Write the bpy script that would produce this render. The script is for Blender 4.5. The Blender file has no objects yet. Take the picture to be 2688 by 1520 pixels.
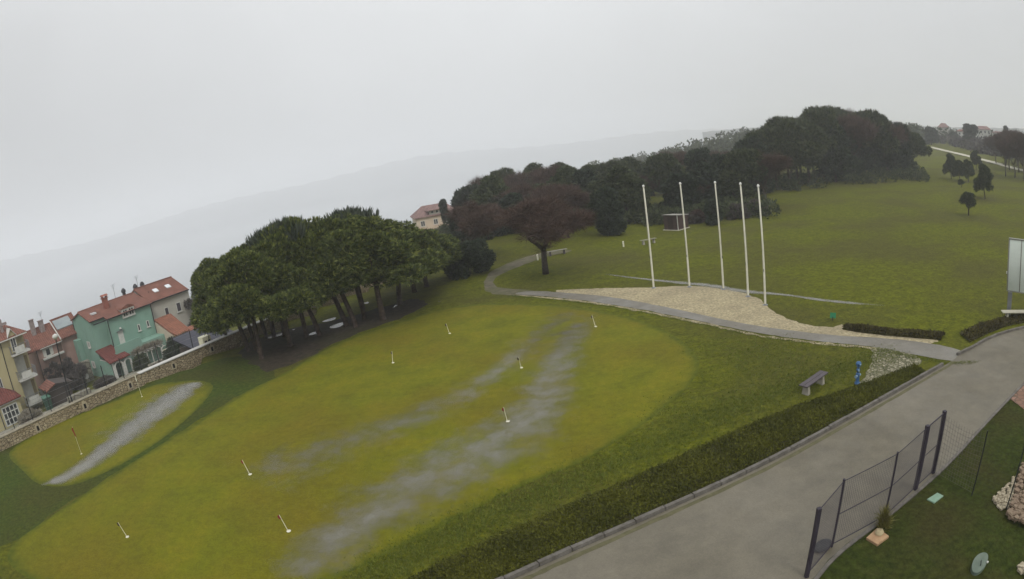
import bpy, math, random
import numpy as np
from mathutils import Vector, Matrix
R = math.radians
scene = bpy.context.scene
# ------------------------------------------------------------------ camera (wide security camera lens with barrel distortion)
CAM_H = 10.0
F_PX, A3, PITCH, ROLL = 1598.19, 0.108058, R(12.714), R(-8.101)
cam = bpy.data.cameras.new("camera")
cam_o = bpy.data.objects.new("camera", cam)
scene.collection.objects.link(cam_o)
cam_o.location = (0, 0, CAM_H)
cam_o.rotation_euler = (Matrix.Rotation(R(90) - PITCH, 3, 'X') @ Matrix.Rotation(ROLL, 3, 'Z')).to_euler()
cam.type = 'PANO'
cam.sensor_fit = 'HORIZONTAL'
cam.sensor_width = 36.0
cam.sensor_height = 36.0 * 579 / 1024
cam.clip_start = 0.05
cam.clip_end = 20000
KMM = (2688 / 36.0) / F_PX
for tgt in (cam, getattr(cam, 'cycles', None)):
    try:
        tgt.panorama_type = 'FISHEYE_LENS_POLYNOMIAL'
        tgt.fisheye_fov = R(180)
        tgt.fisheye_polynomial_k0 = 0.0
        tgt.fisheye_polynomial_k1 = -KMM
        tgt.fisheye_polynomial_k2 = 0.0
        tgt.fisheye_polynomial_k3 = -A3 * KMM ** 3
        tgt.fisheye_polynomial_k4 = 0.0
        break
    except Exception:
        pass
scene.camera = cam_o

# ------------------------------------------------------------------ world, sun, exposure
w = bpy.data.worlds.new("World"); scene.world = w; w.use_nodes = True
nt = w.node_tree; nt.nodes.clear()
out = nt.nodes.new('ShaderNodeOutputWorld'); bg = nt.nodes.new('ShaderNodeBackground')
sky = nt.nodes.new('ShaderNodeTexSky'); sky.sky_type = 'NISHITA'; sky.sun_disc = False
sky.sun_elevation = R(48); sky.sun_rotation = R(200); sky.air_density = 1.0; sky.dust_density = 6.0; sky.ozone_density = 1.0
SKY_FLAT = 0.93        # overcast: the cloud layer evens the clear sky out
hsv = nt.nodes.new('ShaderNodeHueSaturation'); hsv.inputs['Saturation'].default_value = 0.25
mx = nt.nodes.new('ShaderNodeMixRGB'); mx.inputs['Fac'].default_value = SKY_FLAT
geo = nt.nodes.new('ShaderNodeTexCoord'); sep = nt.nodes.new('ShaderNodeSeparateXYZ')
ramp = nt.nodes.new('ShaderNodeValToRGB')
ramp.color_ramp.elements[0].position = 0.0; ramp.color_ramp.elements[0].color = (6.6, 6.75, 6.9, 1)
ramp.color_ramp.elements[1].position = 1.0; ramp.color_ramp.elements[1].color = (14.5, 14.8, 15.2, 1)
e = ramp.color_ramp.elements.new(0.35); e.color = (8.2, 8.35, 8.5, 1)
cl = nt.nodes.new('ShaderNodeTexNoise'); cl.inputs['Scale'].default_value = 1.6; cl.inputs['Detail'].default_value = 3
cm = nt.nodes.new('ShaderNodeMapRange'); cm.inputs[1].default_value = .3; cm.inputs[2].default_value = .7
cm.inputs[3].default_value = .90; cm.inputs[4].default_value = 1.06
mul = nt.nodes.new('ShaderNodeMixRGB'); mul.blend_type = 'MULTIPLY'; mul.inputs['Fac'].default_value = 1
L = nt.links.new
L(geo.outputs['Generated'], sep.inputs[0]); L(sep.outputs['Z'], ramp.inputs[0])
L(geo.outputs['Generated'], cl.inputs['Vector']); L(cl.outputs[0], cm.inputs[0])
mw = nt.nodes.new('ShaderNodeMapRange'); mw.inputs[1].default_value = -.95; mw.inputs[2].default_value = -.1; mw.inputs[3].default_value = .76; mw.inputs[4].default_value = 1.12   # darker cloud over the sea
mm = nt.nodes.new('ShaderNodeMath'); mm.operation = 'MULTIPLY'; L(sep.outputs['X'], mw.inputs[0]); L(mw.outputs[0], mm.inputs[0])
mv = nt.nodes.new('ShaderNodeMapRange'); mv.inputs[1].default_value = .15; mv.inputs[2].default_value = .9; mv.inputs[3].default_value = 1; mv.inputs[4].default_value = .82   # and over the hill
m2 = nt.nodes.new('ShaderNodeMath'); m2.operation = 'MULTIPLY'; L(sep.outputs['X'], mv.inputs[0]); L(mv.outputs[0], m2.inputs[0]); L(cm.outputs[0], m2.inputs[1]); L(m2.outputs[0], mm.inputs[1])
L(ramp.outputs[0], mul.inputs[1]); L(mm.outputs[0], mul.inputs[2])
L(sky.outputs[0], hsv.inputs['Color']); L(hsv.outputs[0], mx.inputs[1]); L(mul.outputs[0], mx.inputs[2])
L(mx.outputs[0], bg.inputs['Color']); bg.inputs['Strength'].default_value = 0.1
L(bg.outputs[0], out.inputs['Surface'])
sl = bpy.data.lights.new("sun", 'SUN'); sl.energy = 1.35; sl.angle = R(16); sl.color = (1, .96, .9)
so = bpy.data.objects.new("sun", sl); scene.collection.objects.link(so)
so.rotation_euler = (R(42), 0, R(20))
scene.view_settings.view_transform = 'Standard'; scene.view_settings.look = 'None'
scene.view_settings.exposure = 0.0; scene.view_settings.gamma = 1.0; scene.view_settings.use_curve_mapping = False
HAZE = 0.00075
scene.cycles.use_denoising = True
scene.cycles.max_bounces = 6; scene.cycles.volume_bounces = 3; scene.cycles.transparent_max_bounces = 24
scene.cycles.caustics_reflective = False; scene.cycles.caustics_refractive = False

# ------------------------------------------------------------------ helpers
rng = random.Random(7)
C = scene.collection

def gp(px, py, z=0.0):
    """ground point seen at a pixel of the 2688 x 1520 photograph"""
    x = (px - 1344) / F_PX; y = -(py - 760) / F_PX
    r = math.hypot(x, y) + 1e-12; th = r + A3 * r ** 3
    X = math.sin(th) * x / r; Y = math.sin(th) * y / r; Z = -math.cos(th)
    c, s = math.cos(ROLL), math.sin(ROLL); X, Y = c * X - s * Y, s * X + c * Y
    fy, fz = -Z, Y
    c, s = math.cos(PITCH), math.sin(PITCH); fy, fz = c * fy + s * fz, -s * fy + c * fz
    t = (z - CAM_H) / fz
    return (X * t, fy * t)

# village frame: x along the stone wall, y away from the lawn
OX, OY, UX, UY = -53.12, 58.68, .4777, .8785
VROT = math.atan2(UY, UX)
def vw(lx, ly): return (OX + lx * UX - ly * UY, OY + lx * UY + ly * UX)

def tz(x, y):
    x = np.asarray(x, float); y = np.asarray(y, float)
    ly = -(x - OX) * UY + (y - OY) * UX
    z = np.interp(ly, [-37.45, -37.1, -34, -14, -9, -4, 0, 14, 34, 110, 160], [0, -1.0, -1.5, -5.3, -6.1, -7.0, -7.2, -7.9, -9.0, -46, -50])
    d = np.hypot(x, y); az = np.degrees(np.arctan2(x, y))
    far = np.clip((d - 130) / 250, 0, 1) * np.clip((az - 12) / 15, 0, 1)
    z = z + np.where(ly < -40, far * (2.5 + 1.5 * np.sin(d / 90 + az * .12)), 0)
    return z

def gpt(px, py):
    """the same on the real terrain"""
    z = 0.0
    for _ in range(12): x, y = gp(px, py, z); z = .5 * z + .5 * float(tz(x, y))
    return (x, y)

def tag(o, label=None, cat=None, group=None, kind=None):
    if label: o['label'] = label
    if cat: o['category'] = cat
    if group: o['group'] = group
    if kind: o['kind'] = kind
    return o

def thing(name, label, cat, loc=(0, 0, 0), rz=0, group=None):
    o = bpy.data.objects.new(name, None); C.objects.link(o)
    o.location = loc; o.rotation_euler = (0, 0, rz); o.empty_display_size = .2
    return tag(o, label, cat, group)

def link(name, me, m, parent=None):
    if m is not None and not me.materials: me.materials.append(m)
    o = bpy.data.objects.new(name, me); C.objects.link(o)
    if parent is not None: o.parent = parent
    return o

class MB:
    def __init__(s, off=(0, 0, 0)): s.v = []; s.f = []; s.off = off
    def add(s, vs, fs):
        n = len(s.v); s.v += [tuple(v) for v in vs]; s.f += [tuple(n + i for i in f) for f in fs]; return s
    def box(s, x0, x1, y0, y1, z0, z1):
        return s.add([(x0, y0, z0), (x1, y0, z0), (x1, y1, z0), (x0, y1, z0), (x0, y0, z1), (x1, y0, z1), (x1, y1, z1), (x0, y1, z1)],
                     [(0, 3, 2, 1), (4, 5, 6, 7), (0, 1, 5, 4), (1, 2, 6, 5), (2, 3, 7, 6), (3, 0, 4, 7)])
    def hexa(s, a, b):      # a: four lower corners, b: four upper corners
        return s.add(list(a) + list(b), [(0, 3, 2, 1), (4, 5, 6, 7), (0, 1, 5, 4), (1, 2, 6, 5), (2, 3, 7, 6), (3, 0, 4, 7)])
    def slab(s, pts, t):    # planar polygon thickened downward
        n = len(pts); vs = list(pts) + [(p[0], p[1], p[2] - t) for p in pts]
        return s.add(vs, [tuple(range(n)), tuple(range(2 * n - 1, n - 1, -1))] + [(i, i + n, (i + 1) % n + n, (i + 1) % n) for i in range(n)])
    def prismx(s, prof, x0, x1):   # profile of (y, z)
        n = len(prof)
        return s.add([(x0, y, z) for y, z in prof] + [(x1, y, z) for y, z in prof],
                     [tuple(range(n)), tuple(range(2 * n - 1, n - 1, -1))] + [(i, i + n, (i + 1) % n + n, (i + 1) % n) for i in range(n)])
    def prismy(s, prof, y0, y1):   # profile of (x, z)
        n = len(prof)
        return s.add([(x, y0, z) for x, z in prof] + [(x, y1, z) for x, z in prof],
                     [tuple(range(n)), tuple(range(2 * n - 1, n - 1, -1))] + [(i, i + n, (i + 1) % n + n, (i + 1) % n) for i in range(n)])
    def tube(s, p0, p1, r0, r1=None, n=8):
        if r1 is None: r1 = r0
        p0 = Vector(p0); p1 = Vector(p1); d = (p1 - p0)
        if d.length < 1e-6: return s
        d.normalize(); a = d.orthogonal().normalized(); b = d.cross(a)
        vs = []
        for p, r in ((p0, r0), (p1, r1)):
            for i in range(n):
                t = 2 * math.pi * i / n; vs.append(p + a * (r * math.cos(t)) + b * (r * math.sin(t)))
        return s.add(vs, [(i, (i + 1) % n, (i + 1) % n + n, i + n) for i in range(n)] + [tuple(range(n - 1, -1, -1)), tuple(range(n, 2 * n))])
    def path(s, pts, rs, n=7):
        k = len(pts); pts = [Vector(p) for p in pts]; vs = []; a = None
        for i, p in enumerate(pts):
            d = (pts[min(i + 1, k - 1)] - pts[max(i - 1, 0)]).normalized()
            a = d.orthogonal().normalized() if a is None else (a - d * a.dot(d)).normalized()
            b = d.cross(a)
            for j in range(n):
                t = 2 * math.pi * j / n; vs.append(p + a * (rs[i] * math.cos(t)) + b * (rs[i] * math.sin(t)))
        fs = [(i * n + j, i * n + (j + 1) % n, (i + 1) * n + (j + 1) % n, (i + 1) * n + j) for i in range(k - 1) for j in range(n)]
        return s.add(vs, fs + [tuple(range(n - 1, -1, -1)), tuple(range((k - 1) * n, k * n))])
    def lathe(s, prof, c=(0, 0, 0), n=16):
        k = len(prof); vs = [(c[0] + r * math.cos(2 * math.pi * j / n), c[1] + r * math.sin(2 * math.pi * j / n), c[2] + z) for r, z in prof for j in range(n)]
        fs = [(i * n + j, i * n + (j + 1) % n, (i + 1) * n + (j + 1) % n, (i + 1) * n + j) for i in range(k - 1) for j in range(n)]
        return s.add(vs, fs + [tuple(range(n - 1, -1, -1)), tuple(range((k - 1) * n, k * n))])
    def mesh(s, name, smooth=False):
        o = s.off; me = bpy.data.meshes.new(name)
        me.from_pydata([(x - o[0], y - o[1], z - o[2]) for x, y, z in s.v], [], s.f); me.update()
        if smooth: me.polygons.foreach_set('use_smooth', [True] * len(me.polygons))
        return me
    def build(s, name, m, parent=None, smooth=False): return link(name, s.mesh(name, smooth), m, parent)

def mat(name, cols, scale=3.0, rough=.85, bump=0.0, bscale=None, detail=4, spec=.25, c2=None, s2=.2, f2=.5, attr=None, stretch=None, metal=0.0, speck=None, rvar=0.0):
    m = bpy.data.materials.new(name); m.use_nodes = True; n = m.node_tree.nodes; l = m.node_tree.links.new
    p = n['Principled BSDF']; p.inputs['Roughness'].default_value = rough; p.inputs['Specular IOR Level'].default_value = spec
    p.inputs['Metallic'].default_value = metal
    tc = n.new('ShaderNodeTexCoord'); vec = tc.outputs['Object']
    if stretch:
        mp = n.new('ShaderNodeMapping'); mp.inputs['Scale'].default_value = stretch; mp.inputs['Rotation'].default_value = (0, 0, stretch[3] if len(stretch) > 3 else 0) if False else (0, 0, 0)
        l(vec, mp.inputs[0]); vec = mp.outputs[0]
    if len(cols) == 1 and not c2 and not attr:
        cols = [tuple(c * .88 for c in cols[0]), tuple(min(1, c * 1.1) for c in cols[0])]
    ra = n.new('ShaderNodeValToRGB'); els = ra.color_ramp.elements
    lo, hi = (.3, .7) if not attr else (0, 1)
    for i, c in enumerate(cols):
        pos = lo + (hi - lo) * i / max(1, len(cols) - 1)
        el = els[i] if i < 2 else els.new(pos)
        el.position = pos; el.color = (*c, 1)
    if len(cols) == 1: els[1].color = (*cols[0], 1)
    if attr:
        at = n.new('ShaderNodeAttribute'); at.attribute_name = attr; l(at.outputs['Fac'], ra.inputs[0])
    else:
        no = n.new('ShaderNodeTexNoise'); no.inputs['Scale'].default_value = scale; no.inputs['Detail'].default_value = detail
        no.inputs['Roughness'].default_value = .62
        l(vec, no.inputs['Vector']); l(no.outputs[0], ra.inputs[0])
    col = ra.outputs[0]
    if c2:
        n2 = n.new('ShaderNodeTexNoise'); n2.inputs['Scale'].default_value = s2; n2.inputs['Detail'].default_value = 5
        l(tc.outputs['Object'], n2.inputs['Vector'])
        mr = n.new('ShaderNodeMapRange'); mr.inputs[1].default_value = .42; mr.inputs[2].default_value = .62; mr.inputs[4].default_value = f2
        mx = n.new('ShaderNodeMixRGB'); l(n2.outputs[0], mr.inputs[0]); l(mr.outputs[0], mx.inputs[0]); l(col, mx.inputs[1]); mx.inputs[2].default_value = (*c2, 1)
        col = mx.outputs[0]
    if speck:
        for sc_, lo_, hi_ in speck:
            n3 = n.new('ShaderNodeTexNoise'); n3.inputs['Scale'].default_value = sc_; n3.inputs['Detail'].default_value = 6; n3.inputs['Roughness'].default_value = .7
            l(tc.outputs['Object'], n3.inputs['Vector']); m3 = n.new('ShaderNodeMapRange'); m3.inputs[1].default_value = .36; m3.inputs[2].default_value = .62; m3.inputs[3].default_value = lo_; m3.inputs[4].default_value = hi_
            x3 = n.new('ShaderNodeMixRGB'); x3.blend_type = 'MULTIPLY'; x3.inputs[0].default_value = 1; l(n3.outputs[0], m3.inputs[0]); l(col, x3.inputs[1]); l(m3.outputs[0], x3.inputs[2]); col = x3.outputs[0]
    if rvar:
        n4 = n.new('ShaderNodeTexNoise'); n4.inputs['Scale'].default_value = .5; n4.inputs['Detail'].default_value = 6; m4 = n.new('ShaderNodeMapRange'); m4.inputs[1].default_value = .38; m4.inputs[2].default_value = .62; m4.inputs[3].default_value = rough - rvar; m4.inputs[4].default_value = rough + rvar * .5
        l(tc.outputs['Object'], n4.inputs['Vector']); l(n4.outputs[0], m4.inputs[0]); l(m4.outputs[0], p.inputs['Roughness'])
    l(col, p.inputs['Base Color'])
    if bump:
        nb = n.new('ShaderNodeTexNoise'); nb.inputs['Scale'].default_value = bscale or scale * 3; nb.inputs['Detail'].default_value = 4
        l(vec, nb.inputs['Vector']); bp = n.new('ShaderNodeBump'); bp.inputs['Strength'].default_value = 1; bp.inputs['Distance'].default_value = bump
        l(nb.outputs[0], bp.inputs['Height']); l(bp.outputs[0], p.inputs['Normal'])
    return m

def bands(m, axis, period, depth, dark=.75, size=.2):
    """ribs along one object axis (tile courses, boards) as bump and colour"""
    n = m.node_tree.nodes; l = m.node_tree.links.new; p = n['Principled BSDF']
    tc = n.new('ShaderNodeTexCoord'); se = n.new('ShaderNodeSeparateXYZ'); l(tc.outputs['Object'], se.inputs[0])
    a = n.new('ShaderNodeMath'); a.operation = 'MULTIPLY'; a.inputs[1].default_value = 1 / period; l(se.outputs[axis], a.inputs[0])
    fr = n.new('ShaderNodeMath'); fr.operation = 'PINGPONG'; fr.inputs[1].default_value = .5; l(a.outputs[0], fr.inputs[0])
    mr = n.new('ShaderNodeMapRange'); mr.inputs[1].default_value = 0; mr.inputs[2].default_value = size; mr.inputs[3].default_value = dark; mr.inputs[4].default_value = 1
    l(fr.outputs[0], mr.inputs[0])
    old = p.inputs['Base Color'].links[0].from_socket
    mu = n.new('ShaderNodeMixRGB'); mu.blend_type = 'MULTIPLY'; mu.inputs[0].default_value = 1; l(old, mu.inputs[1]); l(mr.outputs[0], mu.inputs[2]); l(mu.outputs[0], p.inputs['Base Color'])
    bp = n.new('ShaderNodeBump'); bp.inputs['Distance'].default_value = depth; l(fr.outputs[0], bp.inputs['Height'])
    if p.inputs['Normal'].links: l(p.inputs['Normal'].links[0].from_socket, bp.inputs['Normal'])
    l(bp.outputs[0], p.inputs['Normal'])
    return m

def stonemat(name, c0, c1, mortar, scale, bump, sc=(1, 1, 1)):
    m = bpy.data.materials.new(name); m.use_nodes = True; n = m.node_tree.nodes; l = m.node_tree.links.new
    p = n['Principled BSDF']; p.inputs['Roughness'].default_value = .9; p.inputs['Specular IOR Level'].default_value = .2
    tc = n.new('ShaderNodeTexCoord'); mp = n.new('ShaderNodeMapping'); mp.inputs['Scale'].default_value = sc
    vo = n.new('ShaderNodeTexVoronoi'); vo.inputs['Scale'].default_value = scale
    ve = n.new('ShaderNodeTexVoronoi'); ve.feature = 'DISTANCE_TO_EDGE'; ve.inputs['Scale'].default_value = scale
    l(tc.outputs['Object'], mp.inputs[0]); l(mp.outputs[0], vo.inputs['Vector']); l(mp.outputs[0], ve.inputs['Vector'])
    mx = n.new('ShaderNodeMixRGB'); mx.inputs[1].default_value = (*c0, 1); mx.inputs[2].default_value = (*c1, 1); l(vo.outputs['Color'], mx.inputs[0])
    mr = n.new('ShaderNodeMapRange'); mr.inputs[2].default_value = .09; l(ve.outputs[0], mr.inputs[0])
    m2 = n.new('ShaderNodeMixRGB'); m2.inputs[1].default_value = (*mortar, 1); l(mr.outputs[0], m2.inputs[0]); l(mx.outputs[0], m2.inputs[2]); l(m2.outputs[0], p.inputs['Base Color'])
    bp = n.new('ShaderNodeBump'); bp.inputs['Distance'].default_value = bump; l(mr.outputs[0], bp.inputs['Height']); l(bp.outputs[0], p.inputs['Normal'])
    return m

# ------------------------------------------------------------------ materials
M = {}
M['lawn'] = mat('lawn grass', [(.050, .060, .003), (.082, .090, .003), (.115, .118, .005)], 2.2, .95, .05, 9, 8, .12, c2=(.062, .058, .012), s2=.11, f2=.7, speck=[(5.5, .68, 1.2), (.9, .85, 1.1)])
M['green'] = mat('mown green', [(.088, .096, .004), (.120, .122, .004), (.145, .130, .005)], .55, .9, .012, 14, 8, .15, c2=(.115, .090, .006), s2=.16, f2=.6, speck=[(3.2, .86, 1.08), (14, .85, 1.12)])
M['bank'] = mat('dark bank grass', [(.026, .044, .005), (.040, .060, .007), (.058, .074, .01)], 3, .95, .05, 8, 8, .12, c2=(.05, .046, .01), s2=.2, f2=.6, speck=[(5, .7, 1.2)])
M['vergegrass'] = mat('verge grass', [(.018, .026, .004), (.028, .038, .005), (.042, .048, .009)], 2.5, .95, .05, 8, 8, .1, c2=(.038, .030, .009), s2=.35, f2=.6, speck=[(6, .65, 1.25)])
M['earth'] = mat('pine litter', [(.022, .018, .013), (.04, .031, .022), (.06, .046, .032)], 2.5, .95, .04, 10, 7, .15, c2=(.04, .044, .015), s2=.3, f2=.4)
M['dirt'] = mat('worn dirt', [(.07, .062, .04), (.115, .1, .07), (.15, .132, .09)], 1.5, .9, .03, 9, 7, .2, c2=(.08, .085, .03), s2=.5, f2=.6)
M['path'] = mat('wet path asphalt', [(.118, .106, .082), (.17, .154, .122)], 1.2, .5, .008, 40, 7, .4, c2=(.15, .142, .12), s2=.4, f2=.6, rvar=.22, speck=[(9, .88, 1.08)])
M['road'] = mat('road asphalt', [(.098, .086, .060), (.138, .122, .086)], .9, .62, .008, 50, 8, .35, c2=(.165, .148, .112), s2=.25, f2=.6, rvar=.2, speck=[(1.6, .9, 1.06), (22, .88, 1.1)])
M['gravel'] = mat('pale gravel', [(.19, .155, .09), (.33, .28, .17), (.48, .42, .28)], 7, .9, .04, 14, 8, .2, c2=(.22, .185, .12), s2=.5, f2=.5, speck=[(4, .75, 1.15)])
M['kerb'] = mat('kerb concrete', [(.09, .08, .068), (.155, .143, .125)], 3, .8, .01, 20, speck=[(9, .8, 1.1)])
M['sea'] = mat('sea water', [(.17, .19, .20), (.20, .22, .23)], .004, .08, .010, .25, 5, .6)
M['hills'] = mat('far wooded slope', [(.018, .022, .024), (.04, .045, .045)], .012)
M['yard'] = stonemat('yard stones', (.13, .12, .09), (.3, .28, .23), (.07, .06, .045), 1.6, .06)
M['land'] = M['lawn']

def emat_puddle():
    m = bpy.data.materials.new('standing water'); m.use_nodes = True; n = m.node_tree.nodes; l = m.node_tree.links.new
    n.clear(); o = n.new('ShaderNodeOutputMaterial'); mix = n.new('ShaderNodeMixShader'); tr = n.new('ShaderNodeBsdfTransparent')
    p = n.new('ShaderNodeBsdfPrincipled'); p.inputs['Base Color'].default_value = (.15, .14, .105, 1); p.inputs['Roughness'].default_value = .2
    p.inputs['Specular IOR Level'].default_value = .9
    at = n.new('ShaderNodeAttribute'); at.attribute_name = 'wet'
    tc = n.new('ShaderNodeTexCoord'); no = n.new('ShaderNodeTexNoise'); no.inputs['Scale'].default_value = 1.0; no.inputs['Detail'].default_value = 9; no.inputs['Roughness'].default_value = .6
    l(tc.outputs['Object'], no.inputs['Vector'])
    a = n.new('ShaderNodeMath'); a.operation = 'ADD'; l(at.outputs['Fac'], a.inputs[0]); l(no.outputs[0], a.inputs[1])
    mr = n.new('ShaderNodeMapRange'); mr.inputs[1].default_value = .66; mr.inputs[2].default_value = 1.55; mr.inputs[4].default_value = .9
    mr.interpolation_type = 'SMOOTHSTEP'
    l(a.outputs[0], mr.inputs[0]); l(mr.outputs[0], mix.inputs[0]); l(tr.outputs[0], mix.inputs[1]); l(p.outputs[0], mix.inputs[2]); l(mix.outputs[0], o.inputs[0])
    nb = n.new('ShaderNodeTexNoise'); nb.inputs['Scale'].default_value = 9; bp = n.new('ShaderNodeBump'); bp.inputs['Distance'].default_value = .004
    l(tc.outputs['Object'], nb.inputs['Vector']); l(nb.outputs[0], bp.inputs['Height']); l(bp.outputs[0], p.inputs['Normal'])
    return m
M['puddle'] = emat_puddle()

# ------------------------------------------------------------------ ground
def polar_ground():
    rad = np.r_[0.01, np.geomspace(3, 25, 12), np.arange(28, 140, 2.5), np.geomspace(142, 4700, 60)]
    na = 720; ang = np.linspace(0, 2 * np.pi, na, endpoint=False)
    X = np.outer(rad, np.sin(ang)); Y = np.outer(rad, np.cos(ang)); Z = tz(X, Y)
    v = np.stack([X.ravel(), Y.ravel(), Z.ravel()], 1)
    k = len(rad); idx = np.arange(k * na).reshape(k, na); nx = np.roll(idx, -1, 1)
    f = np.stack([idx[:-1], idx[1:], nx[1:], nx[:-1]], -1).reshape(-1, 4)
    me = bpy.data.meshes.new('ground'); me.from_pydata(v.tolist(), [], f[:, ::-1].tolist()); me.update()
    me.polygons.foreach_set('use_smooth', [True] * len(me.polygons))
    return me
tag(link('ground', polar_ground(), M['lawn']), kind='structure')
me = MB().add([(5000 * math.sin(t * math.pi / 48), 5000 * math.cos(t * math.pi / 48), -45) for t in range(96)], [tuple(range(95, -1, -1))])
tag(me.build('sea', M['sea']), kind='structure')

def rag(pts, amp, step=.5, seed=1, closed=True):
    r = random.Random(seed); o = []
    n = len(pts)
    for i in range(n if closed else n - 1):
        a = pts[i]; b = pts[(i + 1) % n]; d = math.hypot(b[0] - a[0], b[1] - a[1]); k = max(1, int(d / step))
        for j in range(k):
            t = j / k; o.append((a[0] + (b[0] - a[0]) * t + r.uniform(-amp, amp), a[1] + (b[1] - a[1]) * t + r.uniform(-amp, amp)))
    if not closed: o.append(pts[-1])
    return o

def smooth_poly(pts, it=2, closed=True):
    for _ in range(it):
        o = []; n = len(pts)
        if not closed: o.append(pts[0])
        for i in range(n if closed else n - 1):
            a = pts[i]; b = pts[(i + 1) % n]
            o += [(a[0] * .75 + b[0] * .25, a[1] * .75 + b[1] * .25), (a[0] * .25 + b[0] * .75, a[1] * .25 + b[1] * .75)]
        if not closed: o.append(pts[-1])
        pts = o
    return pts

import bmesh
def sheet(name, px, z, m, amp=0.0, step=.5, sm=2, seed=1, kind='structure', raw=False):
    pts = [tuple(p) for p in px] if raw else [gp(*p) for p in px]
    pts = smooth_poly(pts, sm)
    if amp: pts = rag(pts, amp, step, seed)
    bm = bmesh.new(); vs = [bm.verts.new((p[0], p[1], z)) for p in pts]; f = bm.faces.new(vs)
    if f.normal.z < 0 or True:
        bm.normal_update()
        if f.normal.z < 0: f.normal_flip()
    bmesh.ops.triangulate(bm, faces=bm.faces[:])
    me = bpy.data.meshes.new(name); bm.to_mesh(me); bm.free()
    o = link(name, me, m); tag(o, kind=kind); return o

GREEN = [(1230, 799), (1340, 796), (1470, 801), (1600, 820), (1700, 847), (1785, 888), (1830, 935), (1838, 965), (1820, 1000), (1770, 1050), (1690, 1115), (1600, 1170), (1500, 1228),
         (1440, 1245), (1300, 1310), (1150, 1385), (1000, 1460), (890, 1519), (600, 1600), (300, 1600), (60, 1519), (0, 1450), (150, 1345), (300, 1245), (450, 1150), (560, 1085), (640, 1030), (740, 985), (800, 947), (870, 908), (950, 876), (1060, 842), (1140, 815)]
def rimsheet(name, px, z, m, rings, seed):
    pts = smooth_poly([gp(*p) for p in px], 2); r = random.Random(seed)
    cx = sum(p[0] for p in pts) / len(pts); cy = sum(p[1] for p in pts) / len(pts); n = len(pts); v = []; ed = []
    for s, e_ in rings:
        for p in pts: v.append((cx + (p[0] - cx) * s, cy + (p[1] - cy) * s, z)); ed.append(e_)
    v.append((cx, cy, z)); ed.append(0); k = len(rings)
    f = [(i * n + j, i * n + (j + 1) % n, (i + 1) * n + (j + 1) % n, (i + 1) * n + j) for i in range(k - 1) for j in range(n)] + [((k - 1) * n + j, (k - 1) * n + (j + 1) % n, k * n) for j in range(n)]
    me = bpy.data.meshes.new(name); me.from_pydata(v, [], f); me.update()
    if me.polygons[0].normal.z < 0: me.flip_normals()
    me.attributes.new('rim', 'FLOAT', 'POINT').data.foreach_set('value', ed)
    tag(link(name, me, m), kind='structure')
def rimmix(m, src, thr=.5):
    """grass of the surrounding lawn grows into the mown edge"""
    n = m.node_tree.nodes; l = m.node_tree.links.new; p = n['Principled BSDF']; old = p.inputs['Base Color'].links[0].from_socket
    at = n.new('ShaderNodeAttribute'); at.attribute_name = 'rim'; no = n.new('ShaderNodeTexNoise'); no.inputs['Scale'].default_value = 1.3; no.inputs['Detail'].default_value = 8
    tc = n.new('ShaderNodeTexCoord'); l(tc.outputs['Object'], no.inputs['Vector']); a = n.new('ShaderNodeMath'); a.operation = 'ADD'; l(at.outputs['Fac'], a.inputs[0]); l(no.outputs[0], a.inputs[1])
    mr = n.new('ShaderNodeMapRange'); mr.interpolation_type = 'SMOOTHSTEP'; mr.inputs[1].default_value = .62; mr.inputs[2].default_value = 1.35; l(a.outputs[0], mr.inputs[0])
    n2 = n.new('ShaderNodeTexNoise'); n2.inputs['Scale'].default_value = 2.4; n2.inputs['Detail'].default_value = 8; l(tc.outputs['Object'], n2.inputs['Vector']); ra = n.new('ShaderNodeValToRGB')
    ra.color_ramp.elements[0].position = .3; ra.color_ramp.elements[0].color = (*src[0], 1); ra.color_ramp.elements[1].position = .7; ra.color_ramp.elements[1].color = (*src[1], 1); l(n2.outputs[0], ra.inputs[0])
    mx = n.new('ShaderNodeMixRGB'); l(mr.outputs[0], mx.inputs[0]); l(old, mx.inputs[1]); l(ra.outputs[0], mx.inputs[2]); l(mx.outputs[0], p.inputs['Base Color'])
rimmix(M['green'], ((.048, .062, .003), (.088, .098, .005)))
rimsheet('putting_green', GREEN, .008, M['green'], [(1.0, .95), (.985, .6), (.965, .3), (.92, .1), (.86, 0), (.5, 0)], 1)
GREEN2 = [(60, 1235), (95, 1272), (160, 1280), (225, 1265), (330, 1215), (430, 1152), (520, 1075), (562, 1022), (556, 1006), (520, 998), (470, 1001), (400, 1010), (330, 1040), (250, 1072), (110, 1125), (50, 1165), (15, 1195)]
rimsheet('small_putting_green', GREEN2, .010, M['green'], [(1.0, .85), (.96, .5), (.9, .15), (.82, 0), (.5, 0)], 3)
BANK = [(-60, 1190), (100, 1135), (250, 1068), (400, 1000), (520, 960), (640, 925), (760, 985), (640, 1030), (560, 1080), (450, 1150), (300, 1245), (150, 1345), (0, 1445), (-150, 1500), (-200, 1300)]
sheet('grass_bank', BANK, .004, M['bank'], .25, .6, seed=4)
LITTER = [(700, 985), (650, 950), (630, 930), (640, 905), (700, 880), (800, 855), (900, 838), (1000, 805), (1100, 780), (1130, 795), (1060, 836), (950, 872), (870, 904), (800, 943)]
sheet('pine_litter', LITTER, .006, M['earth'], .25, .5, seed=5)
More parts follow.
